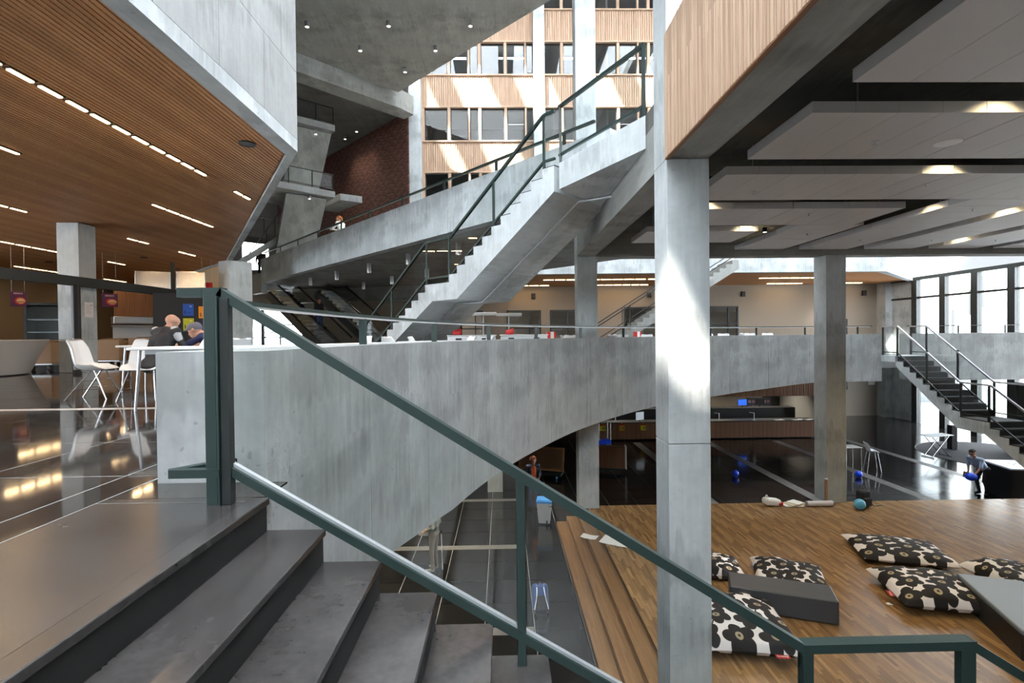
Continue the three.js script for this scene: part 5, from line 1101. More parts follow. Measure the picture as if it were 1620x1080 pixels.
// folding table
{
  const t = thing('folding_table', 'white folding table on crossed black legs by the glazing', 'table', [19.7, GROUND, 22.6], R(12));
  obj('top', new RoundedBoxGeometry(1.3, 0.03, 0.55, 1, 0.01).translate(0, 0.98, 0), M.white, t);
  for (const z of [-0.18, 0.18]) { obj('leg', rod(L3(-0.5, 0.96, z), L3(0.5, 0.02, z), 0.018), M.black, t); obj('leg', rod(L3(0.5, 0.96, z), L3(-0.5, 0.02, z), 0.018), M.chrome, t); }
  obj('foot', [rod(L3(-0.5, 0.025, -0.28), L3(-0.5, 0.025, 0.28), 0.02), rod(L3(0.5, 0.025, -0.28), L3(0.5, 0.025, 0.28), 0.02)], M.black, t);
  const p = thing('floor_post', 'slim black floor post beside the round mat', 'post', [21.6, GROUND, 23.9]); obj('body', new RoundedBoxGeometry(0.28, 1.15, 0.28, 1, 0.02).translate(0, 0.6, 0), M.black, p); obj('base', new THREE.BoxGeometry(0.34, 0.03, 0.34).translate(0, 0.015, 0), M.steelDark, p);
  const m = thing('floor_mat', 'large round dark mat inside the glazed entrance', 'mat', [22.6, GROUND, 22.6]); obj('pile', new THREE.CylinderGeometry(3.0, 3.0, 0.015, 64).translate(0, 0.0095, 0), std([0.045, 0.045, 0.05], 0.95), m); obj('edge', new THREE.TorusGeometry(3.0, 0.012, 6, 64).rotateX(Math.PI / 2).translate(0, 0.01, 0), M.steelDark, m);
  const e = thing('entrance_box', 'dark panelled entrance box under the right-hand stair', 'entrance', [24.3, GROUND, 22.2]);
  obj('panel', new THREE.BoxGeometry(0.12, 3.2, 2.4).translate(0, 1.6, 0), M.steelDark, e); obj('panel', new THREE.BoxGeometry(1.6, 3.2, 0.12).translate(0.7, 1.6, -1.2), M.steelDark, e); obj('roof_panel', new THREE.BoxGeometry(1.7, 0.12, 2.5).translate(0.7, 3.2, 0), M.steelDark, e);
  const c = thing('info_counter', 'black counter with a white printed top at the right edge', 'counter', [17.95, GROUND, 16.9], R(-10));
  obj('body', new THREE.BoxGeometry(1.9, 1.05, 1.2).translate(0, 0.53, 0), M.black, c);
  raw('top', new THREE.BoxGeometry(2.0, 0.05, 1.3).translate(0, 1.08, 0), std([1, 1, 1], 0.5, { map: canvasTexture(256, 160, (g, W, H) => { g.fillStyle = '#d9dbe0'; g.fillRect(0, 0, W, H); g.fillStyle = '#5a5d66'; for (let i = 0; i < 5; i++) for (let j = 0; j < 2; j++) g.fillRect(60 + i * 26, 50 + j * 28, 14, 10); }) }), c);
}
// floor cushions
function cushion(label, x, d, w, l, h, turn, s0, tagAt, lumps = 0.12) {
  const c = thing('floor_cushion', label, 'cushion', [x, PLAT, d], turn, 'patterned floor cushions');
  const n = 36, pos = [], uv = [], idx = [];
  seed = s0 * 31 + 5;
  const ph = [rr(0, 6), rr(0, 6), rr(0, 6)];
  for (const side of [1, -1]) for (let i = 0; i <= n; i++) for (let j = 0; j <= n; j++) {
    const a = i / n * 2 - 1, b = j / n * 2 - 1, e = Math.pow(Math.max(0, 1 - Math.pow(Math.abs(a), 2.6)) * Math.max(0, 1 - Math.pow(Math.abs(b), 2.6)), 0.42);
    const pinch = 1 - 0.05 * (1 - a * a) * Math.abs(b) - 0.0, pin2 = 1 - 0.05 * (1 - b * b) * Math.abs(a);
    const wob = 1 + lumps * (Math.sin(a * 4 + ph[0]) * Math.cos(b * 3 + ph[1]) + 0.5 * Math.sin(a * 9 + b * 7 + ph[2]));
    const y = side > 0 ? h * 0.42 + h * 0.58 * e * wob : h * 0.42 * (1 - e);
    pos.push(a * w / 2 * pin2, Math.max(0.003, y), b * l / 2 * pinch);
    uv.push((a + 1) / 2, (b + 1) / 2);
  }
  const S = (n + 1) * (n + 1), id = (s, i, j) => s * S + i * (n + 1) + j;
  for (let i = 0; i < n; i++) for (let j = 0; j < n; j++) { idx.push(id(0, i, j), id(0, i, j + 1), id(0, i + 1, j + 1), id(0, i, j), id(0, i + 1, j + 1), id(0, i + 1, j)); idx.push(id(1, i, j), id(1, i + 1, j + 1), id(1, i, j + 1), id(1, i, j), id(1, i + 1, j), id(1, i + 1, j + 1)); }
  const g = new THREE.BufferGeometry(); g.setAttribute('position', new THREE.Float32BufferAttribute(pos, 3)); g.setAttribute('uv', new THREE.Float32BufferAttribute(uv, 2)); g.setIndex(idx); g.computeVertexNormals();
  raw('cover', g, std([1, 1, 1], 0.8, { map: blotPrint(s0), bumpMap: TFab, bumpScale: 0.002 }), c);
  if (tagAt) {
    const [tx, tz, tt] = tagAt;
    raw('tag', new THREE.BoxGeometry(0.2, 0.008, 0.09).rotateY(tt).translate(tx, h * 0.4, tz), std([1, 1, 1], 0.6, { map: canvasTexture(128, 64, (k, W, H) => { k.fillStyle = '#b3121c'; k.fillRect(0, 0, W, H); k.fillStyle = '#f1e4e4'; k.font = 'bold 34px sans-serif'; k.textAlign = 'center'; k.fillText('fatboy', W / 2, 43); }) }), c).userData.label = 'red woven tag';
  }
  return c;
}
cushion('black and white floor cushion lying flat, farthest back on the platform', 8.95, 11.3, 1.85, 1.4, 0.3, R(-17), 3, null, 0.06);
cushion('plump black and white floor cushion left of the grey bench, red tag on its left', 8.1, 9.45, 1.55, 1.45, 0.42, R(-12), 11, [-0.8, 0.28, 1.4]);
cushion('black and white floor cushion behind the black bench', 5.75, 10.05, 1.35, 1.6, 0.34, R(-22), 23, null);
cushion('large patterned floor cushion in front of the black bench, red tag at its hem', 3.95, 8.52, 1.6, 1.75, 0.4, R(-9), 37, [0.42, 0.88, 0.05]);
cushion('partly sunlit floor cushion behind the middle column', 4.35, 10.65, 1.3, 0.9, 0.36, R(-12), 51, null);
cushion('floor cushion at the right edge behind the grey bench', 10.2, 9.9, 1.2, 1.2, 0.4, R(5), 63, null);
{
  const b = thing('bench_block', 'low black upholstered bench block among the cushions', 'bench', [5.08, PLAT, 9.2], R(-21));
  obj('seat', new RoundedBoxGeometry(1.75, 0.42, 0.62, 3, 0.03).translate(0, 0.225, 0), M.greyVinyl, b); obj('base', new THREE.BoxGeometry(1.6, 0.02, 0.5).translate(0, 0.01, 0), M.black, b);
  const c = thing('bench_block', 'grey topped bench block at the right edge carrying plates', 'bench', [8.75, PLAT, 8.35], R(-20));
  obj('seat', new RoundedBoxGeometry(1.0, 0.08, 2.0, 2, 0.03).translate(0, 0.44, 0), std([0.16, 0.19, 0.23], 0.35, { bumpMap: TFab, bumpScale: 0.0005 }), c); obj('base', new RoundedBoxGeometry(0.98, 0.4, 1.98, 1, 0.02).translate(0, 0.2, 0), M.black, c);
  const plate = lathe([[0.001, 0.004], [0.09, 0.004], [0.15, 0.024], [0.15, 0.03], [0.088, 0.011], [0.001, 0.011]], 40);
  const p = thing('plate', 'white plate with a fork on the grey bench', 'plate', [8.42, PLAT + 0.48, 7.62]); obj('dish', plate.clone().scale(1.1, 1.1, 1.1), M.white, p); obj('fork', [rod(L3(-0.22, 0.03, 0.05), L3(0.05, 0.04, 0.0), 0.006), new THREE.BoxGeometry(0.07, 0.004, 0.03).translate(0.07, 0.04, 0)], M.chrome, p);
  const q = thing('plate', 'stacked white plate farther right on the grey bench', 'plate', [8.78, PLAT + 0.48, 7.75]); obj('dish', plate, M.white, q); obj('napkin', new THREE.BoxGeometry(0.2, 0.02, 0.14).rotateZ(0.3).translate(0, 0.045, 0), M.paper, q);
  [[7.15, 9.25, M.paper, 'small white paper scrap on the parquet'], [7.5, 9.15, std([0.12, 0.03, 0.02], 0.7), 'small brown crumb on the parquet']].forEach(([x, d, m, l]) => { const s = thing('scrap', l, 'scrap', [x, PLAT, d]); obj('bit', new THREE.IcosahedronGeometry(0.045, 1).scale(1, 0.5, 0.8).translate(0, 0.022, 0), m, s); obj('fleck', new THREE.IcosahedronGeometry(0.015, 0).translate(0.06, 0.012, 0.01), m, s); });
}
// backpack, bags and rolls by the back column
{
  const b = thing('backpack', 'black backpack leaning at the foot of the back column', 'backpack', [10.5, PLAT, 14.55], R(10));
  obj('body', new RoundedBoxGeometry(0.36, 0.5, 0.24, 4, 0.09).translate(0, 0.25, 0), M.blackSoft, b); obj('pocket', new RoundedBoxGeometry(0.28, 0.24, 0.1, 4, 0.04).translate(0, 0.17, 0.14), M.blackSoft, b); obj('strap', [tube([L3(0.12, 0.45, -0.1), L3(0.24, 0.3, -0.05), L3(0.3, 0.02, 0.05), L3(0.45, 0.012, 0.08), L3(0.6, 0.012, 0.05)], 0.014), tube([L3(-0.05, 0.5, 0), L3(0, 0.55, 0), L3(0.05, 0.5, 0)], 0.012)], M.black, b);
  const h = thing('swim_ball', 'pale blue ball in a net against the black backpack', 'ball', [10.22, PLAT, 14.3]); obj('skin', new THREE.SphereGeometry(0.15, 26, 18).translate(0, 0.15, 0), std([0.10, 0.45, 0.75], 0.35), h); obj('seam', new THREE.TorusGeometry(0.151, 0.005, 6, 40).rotateX(0.6).translate(0, 0.15, 0), M.white, h);
  const w = thing('carrier_bag', 'white and red plastic carrier bag on the platform edge', 'bag', [7.9, PLAT, 14.75], R(8)); obj('sack', new RoundedBoxGeometry(0.5, 0.2, 0.3, 4, 0.08).rotateZ(-0.15).translate(0, 0.12, 0), M.paper, w); obj('print', new RoundedBoxGeometry(0.18, 0.1, 0.31, 3, 0.04).translate(0.2, 0.08, 0), M.red, w); obj('grip', tube([L3(-0.22, 0.18, 0), L3(-0.18, 0.33, 0.02), L3(-0.08, 0.2, 0)], 0.014), M.paper, w);
  const f = thing('folded_sheets', 'pile of pale folded sheets beside the carrier bag', 'sheets', [8.5, PLAT, 14.72]); for (let i = 0; i < 3; i++) obj('sheet', new RoundedBoxGeometry(0.55 - i * 0.1, 0.035, 0.35, 1, 0.01).rotateY(i * 0.25).translate(0.05 * i, 0.02 + 0.036 * i, 0), i === 1 ? std([0.6, 0.55, 0.42], 0.8) : M.paper, f);
  const r = thing('rolled_banner', 'pale rolled banner lying on the platform edge', 'roll', [9.25, PLAT, 14.62]); obj('roll', new THREE.CylinderGeometry(0.08, 0.08, 0.75, 24).rotateZ(Math.PI / 2).translate(0, 0.08, 0), std([0.6, 0.6, 0.66], 0.5), r); for (const s of [-1, 1]) obj('end_cap', new THREE.CylinderGeometry(0.083, 0.083, 0.02, 24).rotateZ(Math.PI / 2).translate(s * 0.375, 0.083, 0), M.alu, r);
  const t = thing('cardboard_tube', 'brown cardboard tube standing against the back column', 'tube', [9.56, PLAT, 14.78]); obj('tube', lathe([[0.035, 0], [0.045, 0], [0.045, 0.75], [0.035, 0.75], [0.035, 0]], 20), M.card, t); obj('cap', new THREE.CylinderGeometry(0.046, 0.046, 0.015, 20).translate(0, 0.755, 0), M.paper, t);
  [[2.75, 12.3, 0.5, 'large'], [2.2, 13.0, 0.28, 'smaller']].forEach(([x, d, s, l]) => { const y = x > 2.45 ? PLAT : GROUND + 0.45; const p = thing('paper_sheet', l + ' white curved sheet lying at the platform edge', 'paper', [x, y, d], R(-30)); obj('sheet', (() => { const g = new THREE.PlaneGeometry(s * 1.5, s, 12, 1), q = g.attributes.position; for (let i = 0; i < q.count; i++) q.setZ(i, 0.02 + 0.04 * Math.pow(q.getX(i) / s, 2)); g.rotateX(-Math.PI / 2); return g; })(), new THREE.MeshStandardMaterial({ color: 0xe4e4e4, roughness: 0.8, side: THREE.DoubleSide }), p); obj('edge_tape', new THREE.BoxGeometry(s * 0.3, 0.004, 0.02).translate(0, 0.022, s * 0.48), M.galv, p); });
}

// ================================================================ PEOPLE
// prims: { a, b, ra, rb, c } tapered capsules joined with a smooth minimum, meshed on a grid
function blob(prims, res, k = 0.025, pad = 0.03) {
  const lo = L3(1e9, 1e9, 1e9), hi = L3(-1e9, -1e9, -1e9);
  for (const p of prims) for (const [q, r] of [[p.a, p.ra], [p.b, p.rb]]) { lo.min(q.clone().addScalar(-r)); hi.max(q.clone().addScalar(r)); }
  lo.addScalar(-pad); hi.addScalar(pad);
  const c = lo.clone().add(hi).multiplyScalar(0.5), half = Math.max(hi.x - lo.x, hi.y - lo.y, hi.z - lo.z) / 2 * 1.04;
  const mc = new MarchingCubes(res, new THREE.MeshBasicMaterial(), false, false, 200000);
  mc.isolation = 0;
  const hs = res / 2, f = mc.field;
  const data = prims.map((p) => { const d = p.b.clone().sub(p.a); return [p.a.x, p.a.y, p.a.z, d.x, d.y, d.z, Math.max(1e-9, d.lengthSq()), p.ra, p.rb - p.ra]; });
  const dist = (x, y, z, m) => { const px = x - m[0], py = y - m[1], pz = z - m[2]; let t = (px * m[3] + py * m[4] + pz * m[5]) / m[6]; t = t < 0 ? 0 : t > 1 ? 1 : t; const qx = px - m[3] * t, qy = py - m[4] * t, qz = pz - m[5] * t; return Math.sqrt(qx * qx + qy * qy + qz * qz) - (m[7] + m[8] * t); };
  for (let iz = 0; iz < res; iz++) for (let iy = 0; iy < res; iy++) for (let ix = 0; ix < res; ix++) {
    const x = c.x + (ix - hs) / hs * half, y = c.y + (iy - hs) / hs * half, z = c.z + (iz - hs) / hs * half;
    let s = 1e9;
    for (const m of data) { const d = dist(x, y, z, m); if (s > 1e8) s = d; else { const h = Math.max(k - Math.abs(s - d), 0) / k; s = Math.min(s, d) - h * h * k * 0.25; } }
    f[iz * res * res + iy * res + ix] = -s;
  }
  mc.update();
  const n = mc.count, pos = new Float32Array(n * 3), nor = new Float32Array(n * 3), col = new Float32Array(n * 3);
  for (let i = 0; i < n; i++) {
    const x = mc.positionArray[i * 3] * half + c.x, y = mc.positionArray[i * 3 + 1] * half + c.y, z = mc.positionArray[i * 3 + 2] * half + c.z;
    pos.set([x, y, z], i * 3); nor.set([mc.normalArray[i * 3], mc.normalArray[i * 3 + 1], mc.normalArray[i * 3 + 2]], i * 3);
    let best = 1e9, bc = prims[0].c;
    for (let j = 0; j < data.length; j++) { const d = dist(x, y, z, data[j]) - (prims[j].pri || 0); if (d < best) { best = d; bc = prims[j].c; } }
    col.set(bc, i * 3);
  }
  const g = new THREE.BufferGeometry();
  g.setAttribute('position', new THREE.BufferAttribute(pos, 3)); g.setAttribute('normal', new THREE.BufferAttribute(nor, 3)); g.setAttribute('color', new THREE.BufferAttribute(col, 3));
  return g;
}
const SKIN = [0.55, 0.30, 0.21];
const bodyMat = new THREE.MeshStandardMaterial({ vertexColors: true, roughness: 0.75 });
const cp = (a, b, ra, rb, c, pri = 0) => ({ a, b, ra, rb, c, pri });
function handPrims(wr, dir, palm, c, curl = 0.5, side = 1) {        // dir: along the forearm, palm: palm normal
  const f = dir.clone().normalize(), n = palm.clone().addScaledVector(f, -palm.dot(f)).normalize(), s = new THREE.Vector3().crossVectors(f, n).multiplyScalar(side), out = [];
  const at = (x, y, z) => wr.clone().addScaledVector(f, x).addScaledVector(s, y).addScaledVector(n, z);
  for (const y of [-0.026, -0.009, 0.009, 0.026]) out.push(cp(at(0.0, y * 0.5, 0), at(0.085, y, 0), 0.017, 0.013, c));
  [[-0.029, 0.062], [-0.010, 0.075], [0.010, 0.07], [0.029, 0.055]].forEach(([y, l]) => {
    let p = at(0.088, y, 0), a = 0.25 * curl;
    for (let i = 0; i < 3; i++) { a += curl * 0.7; const q = p.clone().addScaledVector(f, Math.cos(a) * l * 0.4).addScaledVector(n, Math.sin(a) * l * 0.4); out.push(cp(p, q, 0.0095 - i * 0.001, 0.0088 - i * 0.001, c)); p = q; }
  });
  const t0 = at(0.025, -0.03, 0.008), t1 = at(0.055, -0.055, 0.022), t2 = at(0.085, -0.062, 0.035);
  out.push(cp(t0, t1, 0.014, 0.011, c), cp(t1, t2, 0.011, 0.009, c));
  return out;
}
function person(label, at, turn, J, C, opt = {}) {
  const o = thing('person', label, 'person', at, turn);
  const j = Object.fromEntries(Object.entries(J).map(([k, v]) => [k, L3(...v)]));
  const B = [], { top, pants, shoes } = C, fore = opt.sleeves === 'long' ? top : SKIN;
  const mid = (a, b, t = 0.5) => a.clone().lerp(b, t);
  const pel = mid(j.hipL, j.hipR), sh = mid(j.shL, j.shR), g = opt.girth ?? 1;
  B.push(cp(j.hipL, j.hipR, 0.105 * g, 0.105 * g, pants));
  const waist = mid(pel, sh, 0.36), ch = mid(pel, sh, 0.74), across = j.shR.clone().sub(j.shL).normalize();
  for (const s of [-1, 1]) { B.push(cp(pel.clone().addScaledVector(across, s * 0.06).lerp(waist, 0.35), waist.clone().addScaledVector(across, s * 0.055 * g), 0.10 * g, 0.105 * g, top)); B.push(cp(waist.clone().addScaledVector(across, s * 0.055 * g), ch.clone().addScaledVector(across, s * 0.085), 0.105 * g, 0.105 * g, top)); }
  B.push(cp(j.shL, j.shR, 0.075, 0.075, top), cp(ch, sh, 0.11 * g, 0.08, top));
  B.push(cp(sh, j.neck, 0.055, 0.05, SKIN));
  for (const s of ['L', 'R']) {
    B.push(cp(j['sh' + s], j['el' + s], 0.06, 0.046, top), cp(j['el' + s], j['wr' + s], 0.042, 0.028, fore));
    if (opt.sleeves !== 'long') B.push(cp(mid(j['sh' + s], j['el' + s], 0.75), j['el' + s], 0.046, 0.044, SKIN));
    B.push(cp(j['hip' + s], j['kn' + s], 0.092 * g, 0.062, pants), cp(j['kn' + s], j['an' + s], 0.06, 0.046, pants));
    B.push(cp(j['an' + s].clone().add(L3(0, -0.03, 0)), j['toe' + s], 0.042, 0.036, shoes, 0.004));
  }
  if (opt.extra) for (const e of opt.extra) B.push(cp(L3(...e[0]), L3(...e[1]), e[2], e[3], e[4], e[5] || 0));
  const parts = [blob(B, opt.res ?? 92)];
  // head in its own frame
  const hd = j.head, F = L3(...(opt.look ?? [0, 0, 1])).normalize(), Rr = new THREE.Vector3().crossVectors(L3(0, 1, 0), F).normalize(), U = new THREE.Vector3().crossVectors(F, Rr);
  const H = (x, y, z) => hd.clone().addScaledVector(Rr, x).addScaledVector(U, y).addScaledVector(F, z);
  const HB = [cp(H(0, 0.03, -0.03), H(0, 0.03, 0.025), 0.086, 0.080, SKIN), cp(H(0, -0.03, 0.03), H(0, -0.075, 0.045), 0.066, 0.046, SKIN), cp(H(0, 0.0, 0.085), H(0, -0.025, 0.108), 0.011, 0.015, SKIN), cp(H(0, -0.055, 0.083), H(0, -0.058, 0.086), 0.022, 0.020, SKIN), cp(H(-0.085, 0.0, 0), H(-0.088, 0.025, -0.01), 0.016, 0.018, SKIN), cp(H(0.085, 0.0, 0), H(0.088, 0.025, -0.01), 0.016, 0.018, SKIN), cp(H(0, -0.06, -0.02), j.neck.clone().lerp(sh, 0.3), 0.052, 0.056, SKIN), cp(H(-0.03, 0.045, 0.075), H(0.03, 0.045, 0.075), 0.018, 0.018, SKIN)];
  parts.push(blob(HB, 56, 0.018));
  for (const s of ['L', 'R']) if (!opt.noHand?.includes(s)) parts.push(blob(handPrims(j['wr' + s], j['wr' + s].clone().sub(j['el' + s]), L3(...(opt['palm' + s] ?? [s === 'L' ? -1 : 1, 0, 0])), SKIN, opt.curl ?? 0.55, s === 'L' ? 1 : -1), 44, 0.008, 0.015));
  const m = new THREE.Mesh(mergeGeometries(parts), bodyMat); m.name = 'body'; m.castShadow = m.receiveShadow = true; o.add(m);
  const hm = (name, list, color, rough = 0.8, kk = 0.02) => { const gg = blob(list.map(([a, b, ra, rb]) => cp(H(...a), H(...b), ra, rb, [1, 1, 1])), 48, kk); gg.deleteAttribute('color'); const q = new THREE.Mesh(gg, std(color, rough)); q.name = name; q.castShadow = q.receiveShadow = true; o.add(q); return q; };
  for (const s of [-1, 1]) { const e = new THREE.Mesh(new THREE.SphereGeometry(0.0115, 12, 10).translate(...H(s * 0.032, 0.018, 0.082).toArray()), std([0.05, 0.035, 0.03], 0.3)); e.name = 'eye'; o.add(e); }
  if (opt.hair) opt.hair(hm);
  return o;
}
const stand = (over = {}) => ({ hipL: [-0.09, 0.93, 0], hipR: [0.09, 0.93, 0], knL: [-0.1, 0.5, 0.02], knR: [0.1, 0.5, 0.03], anL: [-0.1, 0.09, -0.02], anR: [0.11, 0.09, 0.0], toeL: [-0.12, 0.04, 0.15], toeR: [0.13, 0.04, 0.17], shL: [-0.18, 1.4, 0], shR: [0.18, 1.4, 0], neck: [0, 1.5, 0.01], head: [0, 1.6, 0.03], elL: [-0.24, 1.12, -0.02], elR: [0.24, 1.12, -0.02], wrL: [-0.25, 0.87, 0.06], wrR: [0.25, 0.87, 0.06], ...over });
const shortHair = (col) => (hm) => hm('hair', [[[0, 0.055, -0.04], [0, 0.06, 0.01], 0.088, 0.083], [[0, 0.0, -0.065], [0, 0.05, -0.06], 0.06, 0.07]], col);
const DARK = [0.015, 0.015, 0.018], JEANS = [0.03, 0.055, 0.13];
// bald man seen from behind, seated; forearms on his knees
person('bald man in a black polo with pale shoulder stripes, seated with his back to us', [-5.36, 0, 7.96], face(0.3, 1),
  { hipL: [-0.1, 0.50, -0.06], hipR: [0.1, 0.50, -0.06], knL: [-0.17, 0.52, 0.36], knR: [0.16, 0.52, 0.38], anL: [-0.2, 0.09, 0.26], anR: [0.15, 0.09, 0.34], toeL: [-0.24, 0.04, 0.42], toeR: [0.17, 0.04, 0.5], shL: [-0.2, 1.02, 0.14], shR: [0.2, 1.02, 0.14], neck: [0, 1.1, 0.2], head: [0, 1.17, 0.26], elL: [-0.3, 0.74, 0.2], elR: [0.3, 0.74, 0.2], wrL: [-0.18, 0.6, 0.4], wrR: [0.16, 0.6, 0.42] },
  { top: DARK, pants: [0.018, 0.018, 0.022], shoes: [0.02, 0.02, 0.02] },
  { girth: 1.18, look: [0.1, -0.45, 1], extra: [[[-0.19, 1.06, 0.13], [-0.262, 0.92, 0.14], 0.04, 0.036, [0.45, 0.46, 0.48], 0.014], [[0.19, 1.06, 0.13], [0.262, 0.92, 0.14], 0.04, 0.036, [0.45, 0.46, 0.48], 0.014]] });
// man in a cap leaning over the table from the right
person('man in a navy shirt and grey cap leaning far forward over the table', [-4.78, 0, 8.8], face(-1, -0.1),
  { hipL: [-0.1, 0.50, -0.1], hipR: [0.1, 0.50, -0.1], knL: [-0.14, 0.5, 0.32], knR: [0.14, 0.5, 0.32], anL: [-0.14, 0.09, 0.3], anR: [0.14, 0.09, 0.26], toeL: [-0.15, 0.04, 0.46], toeR: [0.16, 0.04, 0.42], shL: [-0.19, 0.93, 0.28], shR: [0.19, 0.93, 0.28], neck: [0, 1.0, 0.38], head: [0, 1.04, 0.48], elL: [-0.26, 0.8, 0.5], elR: [0.26, 0.8, 0.5], wrL: [-0.14, 0.8, 0.7], wrR: [0.12, 0.8, 0.72] },
  { top: [0.012, 0.02, 0.075], pants: JEANS, shoes: DARK },
  { look: [0, -0.35, 1], palmL: [0, -1, 0], palmR: [0, -1, 0], hair: (hm) => { hm('cap', [[[0, 0.05, -0.035], [0, 0.06, 0.02], 0.093, 0.088], [[-0.04, 0.055, 0.08], [-0.035, 0.05, 0.16], 0.018, 0.008], [[0.04, 0.055, 0.08], [0.035, 0.05, 0.16], 0.018, 0.008], [[0, 0.06, 0.08], [0, 0.055, 0.17], 0.02, 0.008]], [0.14, 0.14, 0.17]); } });
// woman leaning on the gallery rail
{
  const [x, d] = gp(8.55, 0.62);
  person('woman in a white blouse with an orange ponytail leaning on the gallery rail', [x, LEVEL2, d], face(-0.8, 0.35), stand({ shL: [-0.17, 1.36, 0.1], shR: [0.17, 1.36, 0.1], neck: [0, 1.45, 0.14], head: [0, 1.55, 0.19], elL: [-0.2, 1.15, 0.36], elR: [0.2, 1.14, 0.34], wrL: [-0.14, 1.2, 0.6], wrR: [0.12, 1.2, 0.6] }),
    { top: [0.72, 0.71, 0.72], pants: [0.05, 0.05, 0.06], shoes: DARK }, { sleeves: 'long', look: [0.2, -0.2, 1], palmL: [0, -1, 0], palmR: [0, -1, 0], hair: (hm) => { hm('hair', [[[0, 0.05, -0.04], [0, 0.055, 0.01], 0.092, 0.085], [[0, 0.03, -0.12], [0, -0.16, -0.15], 0.045, 0.03], [[0, 0.04, -0.08], [0, 0.03, -0.13], 0.05, 0.045]], [0.36, 0.12, 0.03]); } });
}
// woman on the escalator
person('woman in a black vest and jeans riding down the left escalator', [-9.75, 1.25, 27.1], face(0.7, -0.7), stand({ wrL: [-0.27, 0.9, 0.05], wrR: [0.24, 0.92, 0.1] }), { top: DARK, pants: JEANS, shoes: DARK },
  { sleeves: 'bare', res: 72, extra: [], hair: (hm) => hm('hair', [[[0, 0.05, -0.04], [0, 0.055, 0.01], 0.092, 0.085], [[-0.06, 0.0, -0.04], [-0.07, -0.16, -0.02], 0.05, 0.03], [[0.06, 0.0, -0.04], [0.07, -0.16, -0.02], 0.05, 0.03], [[0, 0.0, -0.08], [0, -0.16, -0.07], 0.06, 0.04]], [0.13, 0.06, 0.03]) });
// woman beside the framed panel
person('woman in a dark denim jacket, orange shirt and jeans standing beside the framed panel', [0.95, GROUND, 16.6], face(0.35, -1), stand({ elL: [-0.24, 1.14, 0.02], wrL: [-0.1, 1.05, 0.22], elR: [0.24, 1.14, 0.04], wrR: [0.1, 1.05, 0.26] }), { top: [0.02, 0.03, 0.06], pants: JEANS, shoes: DARK },
  { sleeves: 'long', extra: [[[0, 1.36, 0.085], [0, 1.02, 0.095], 0.05, 0.045, [0.62, 0.10, 0.02], 0.03]], hair: (hm) => hm('hair', [[[0, 0.05, -0.04], [0, 0.06, 0.012], 0.10, 0.092], [[-0.075, 0.0, -0.01], [-0.075, -0.06, 0.0], 0.045, 0.03], [[0.075, 0.0, -0.01], [0.075, -0.06, 0.0], 0.045, 0.03], [[0, 0.0, -0.08], [0, -0.07, -0.07], 0.07, 0.05]], [0.12, 0.03, 0.018]) });
// person in beige by the rounded wall
{
  person('person in a pale green jacket and beige trousers below the rounded wall', [-1.72, GROUND, 12.3], face(-0.9, 0.2), stand({ elL: [-0.22, 1.12, -0.06], wrL: [-0.12, 0.98, 0.16], elR: [0.24, 1.12, -0.06], wrR: [0.12, 1.0, 0.16] }), { top: [0.36, 0.38, 0.33], pants: [0.42, 0.37, 0.30], shoes: [0.6, 0.57, 0.52] }, { sleeves: 'long', palmL: [0, 0, 1], palmR: [0, 0, 1], hair: shortHair([0.2, 0.19, 0.18]) });
  const f = thing('folder', 'white folder held by the person in beige trousers', 'folder', [-1.72, GROUND, 12.3], face(-0.9, 0.2)); obj('cover', new RoundedBoxGeometry(0.02, 0.36, 0.26, 1, 0.004).translate(-0.15, 0.95, 0.33), M.paper, f); obj('spine', new THREE.BoxGeometry(0.026, 0.36, 0.02).translate(-0.15, 0.95, 0.2), M.galv, f);
  const c = thing('walking_stick', 'thin white walking stick beside the person in beige trousers', 'stick', [-1.55, GROUND, 12.35]); obj('shaft', rod(L3(0.02, 0, 0), L3(0.0, 0.9, 0), 0.012, 0.012, 8), M.white, c); obj('handle', tube([L3(0, 0.88, 0), L3(0, 0.95, 0), L3(-0.06, 0.97, 0), L3(-0.1, 0.93, 0)], 0.014), M.black, c);
}
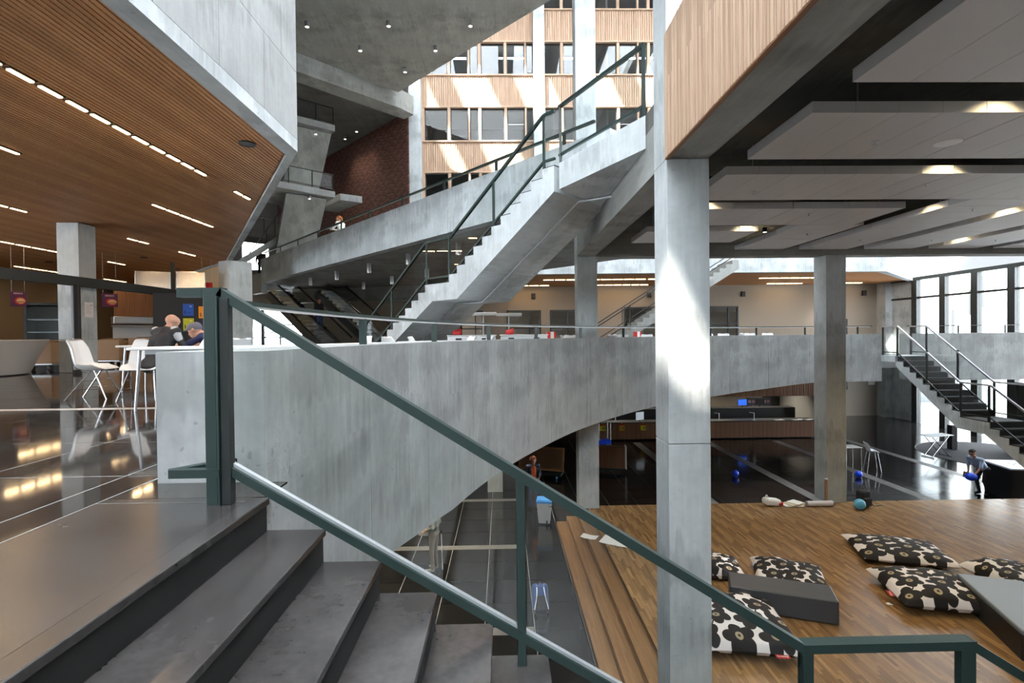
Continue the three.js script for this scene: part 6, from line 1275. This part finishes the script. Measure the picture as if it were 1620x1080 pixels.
// man bending for the ball at the right
person('man in a pale blue shirt and dark trousers bending forward with a blue ball', [16.55, GROUND, 17.2], face(-1, -0.15),
  { hipL: [-0.1, 0.9, -0.12], hipR: [0.1, 0.9, -0.12], knL: [-0.12, 0.5, 0.02], knR: [0.12, 0.5, 0.0], anL: [-0.12, 0.09, -0.1], anR: [0.13, 0.09, -0.14], toeL: [-0.13, 0.04, 0.07], toeR: [0.15, 0.04, 0.03], shL: [-0.2, 1.27, 0.22], shR: [0.2, 1.27, 0.22], neck: [0, 1.38, 0.29], head: [0, 1.47, 0.35], elL: [-0.25, 1.0, 0.2], elR: [0.26, 1.02, 0.32], wrL: [-0.2, 0.8, 0.26], wrR: [0.2, 0.82, 0.46] },
  { top: [0.42, 0.52, 0.66], pants: [0.015, 0.015, 0.02], shoes: DARK }, { look: [0, -0.25, 1], hair: shortHair([0.02, 0.015, 0.012]), girth: 1.08 });
{
  const b = thing('ball', 'blue ball in the hands of the bending man', 'ball', [16.02, GROUND + 0.56, 17.0]); obj('skin', new THREE.SphereGeometry(0.16, 28, 20).scale(1.15, 0.85, 1).translate(0, 0.14, 0), M.blue, b); obj('valve', new THREE.CylinderGeometry(0.008, 0.008, 0.01, 8).rotateX(Math.PI / 2).translate(0, 0.16, 0.16), M.white, b);
  const p = thing('paper_sheet', 'pale cardboard sheet in the left hand of the bending man', 'paper', [16.3, GROUND + 0.52, 17.42], R(10)); obj('sheet', new THREE.BoxGeometry(0.42, 0.2, 0.008).rotateZ(-0.25).translate(0, 0.12, 0), std([0.6, 0.55, 0.48], 0.8), p); obj('fold', new THREE.BoxGeometry(0.42, 0.012, 0.014).rotateZ(-0.25).translate(0, 0.12, 0.0), M.card, p);
}
// two dark figures at the far left of the gallery
person('dark clothed person standing at the far left end of the gallery', [-13.6, LEVEL2 + 0.01, 28.9], face(0.4, -1), stand(), { top: DARK, pants: DARK, shoes: DARK }, { sleeves: 'long', res: 64, hair: shortHair([0.01, 0.01, 0.01]) });

renderer.render(scene, camera);
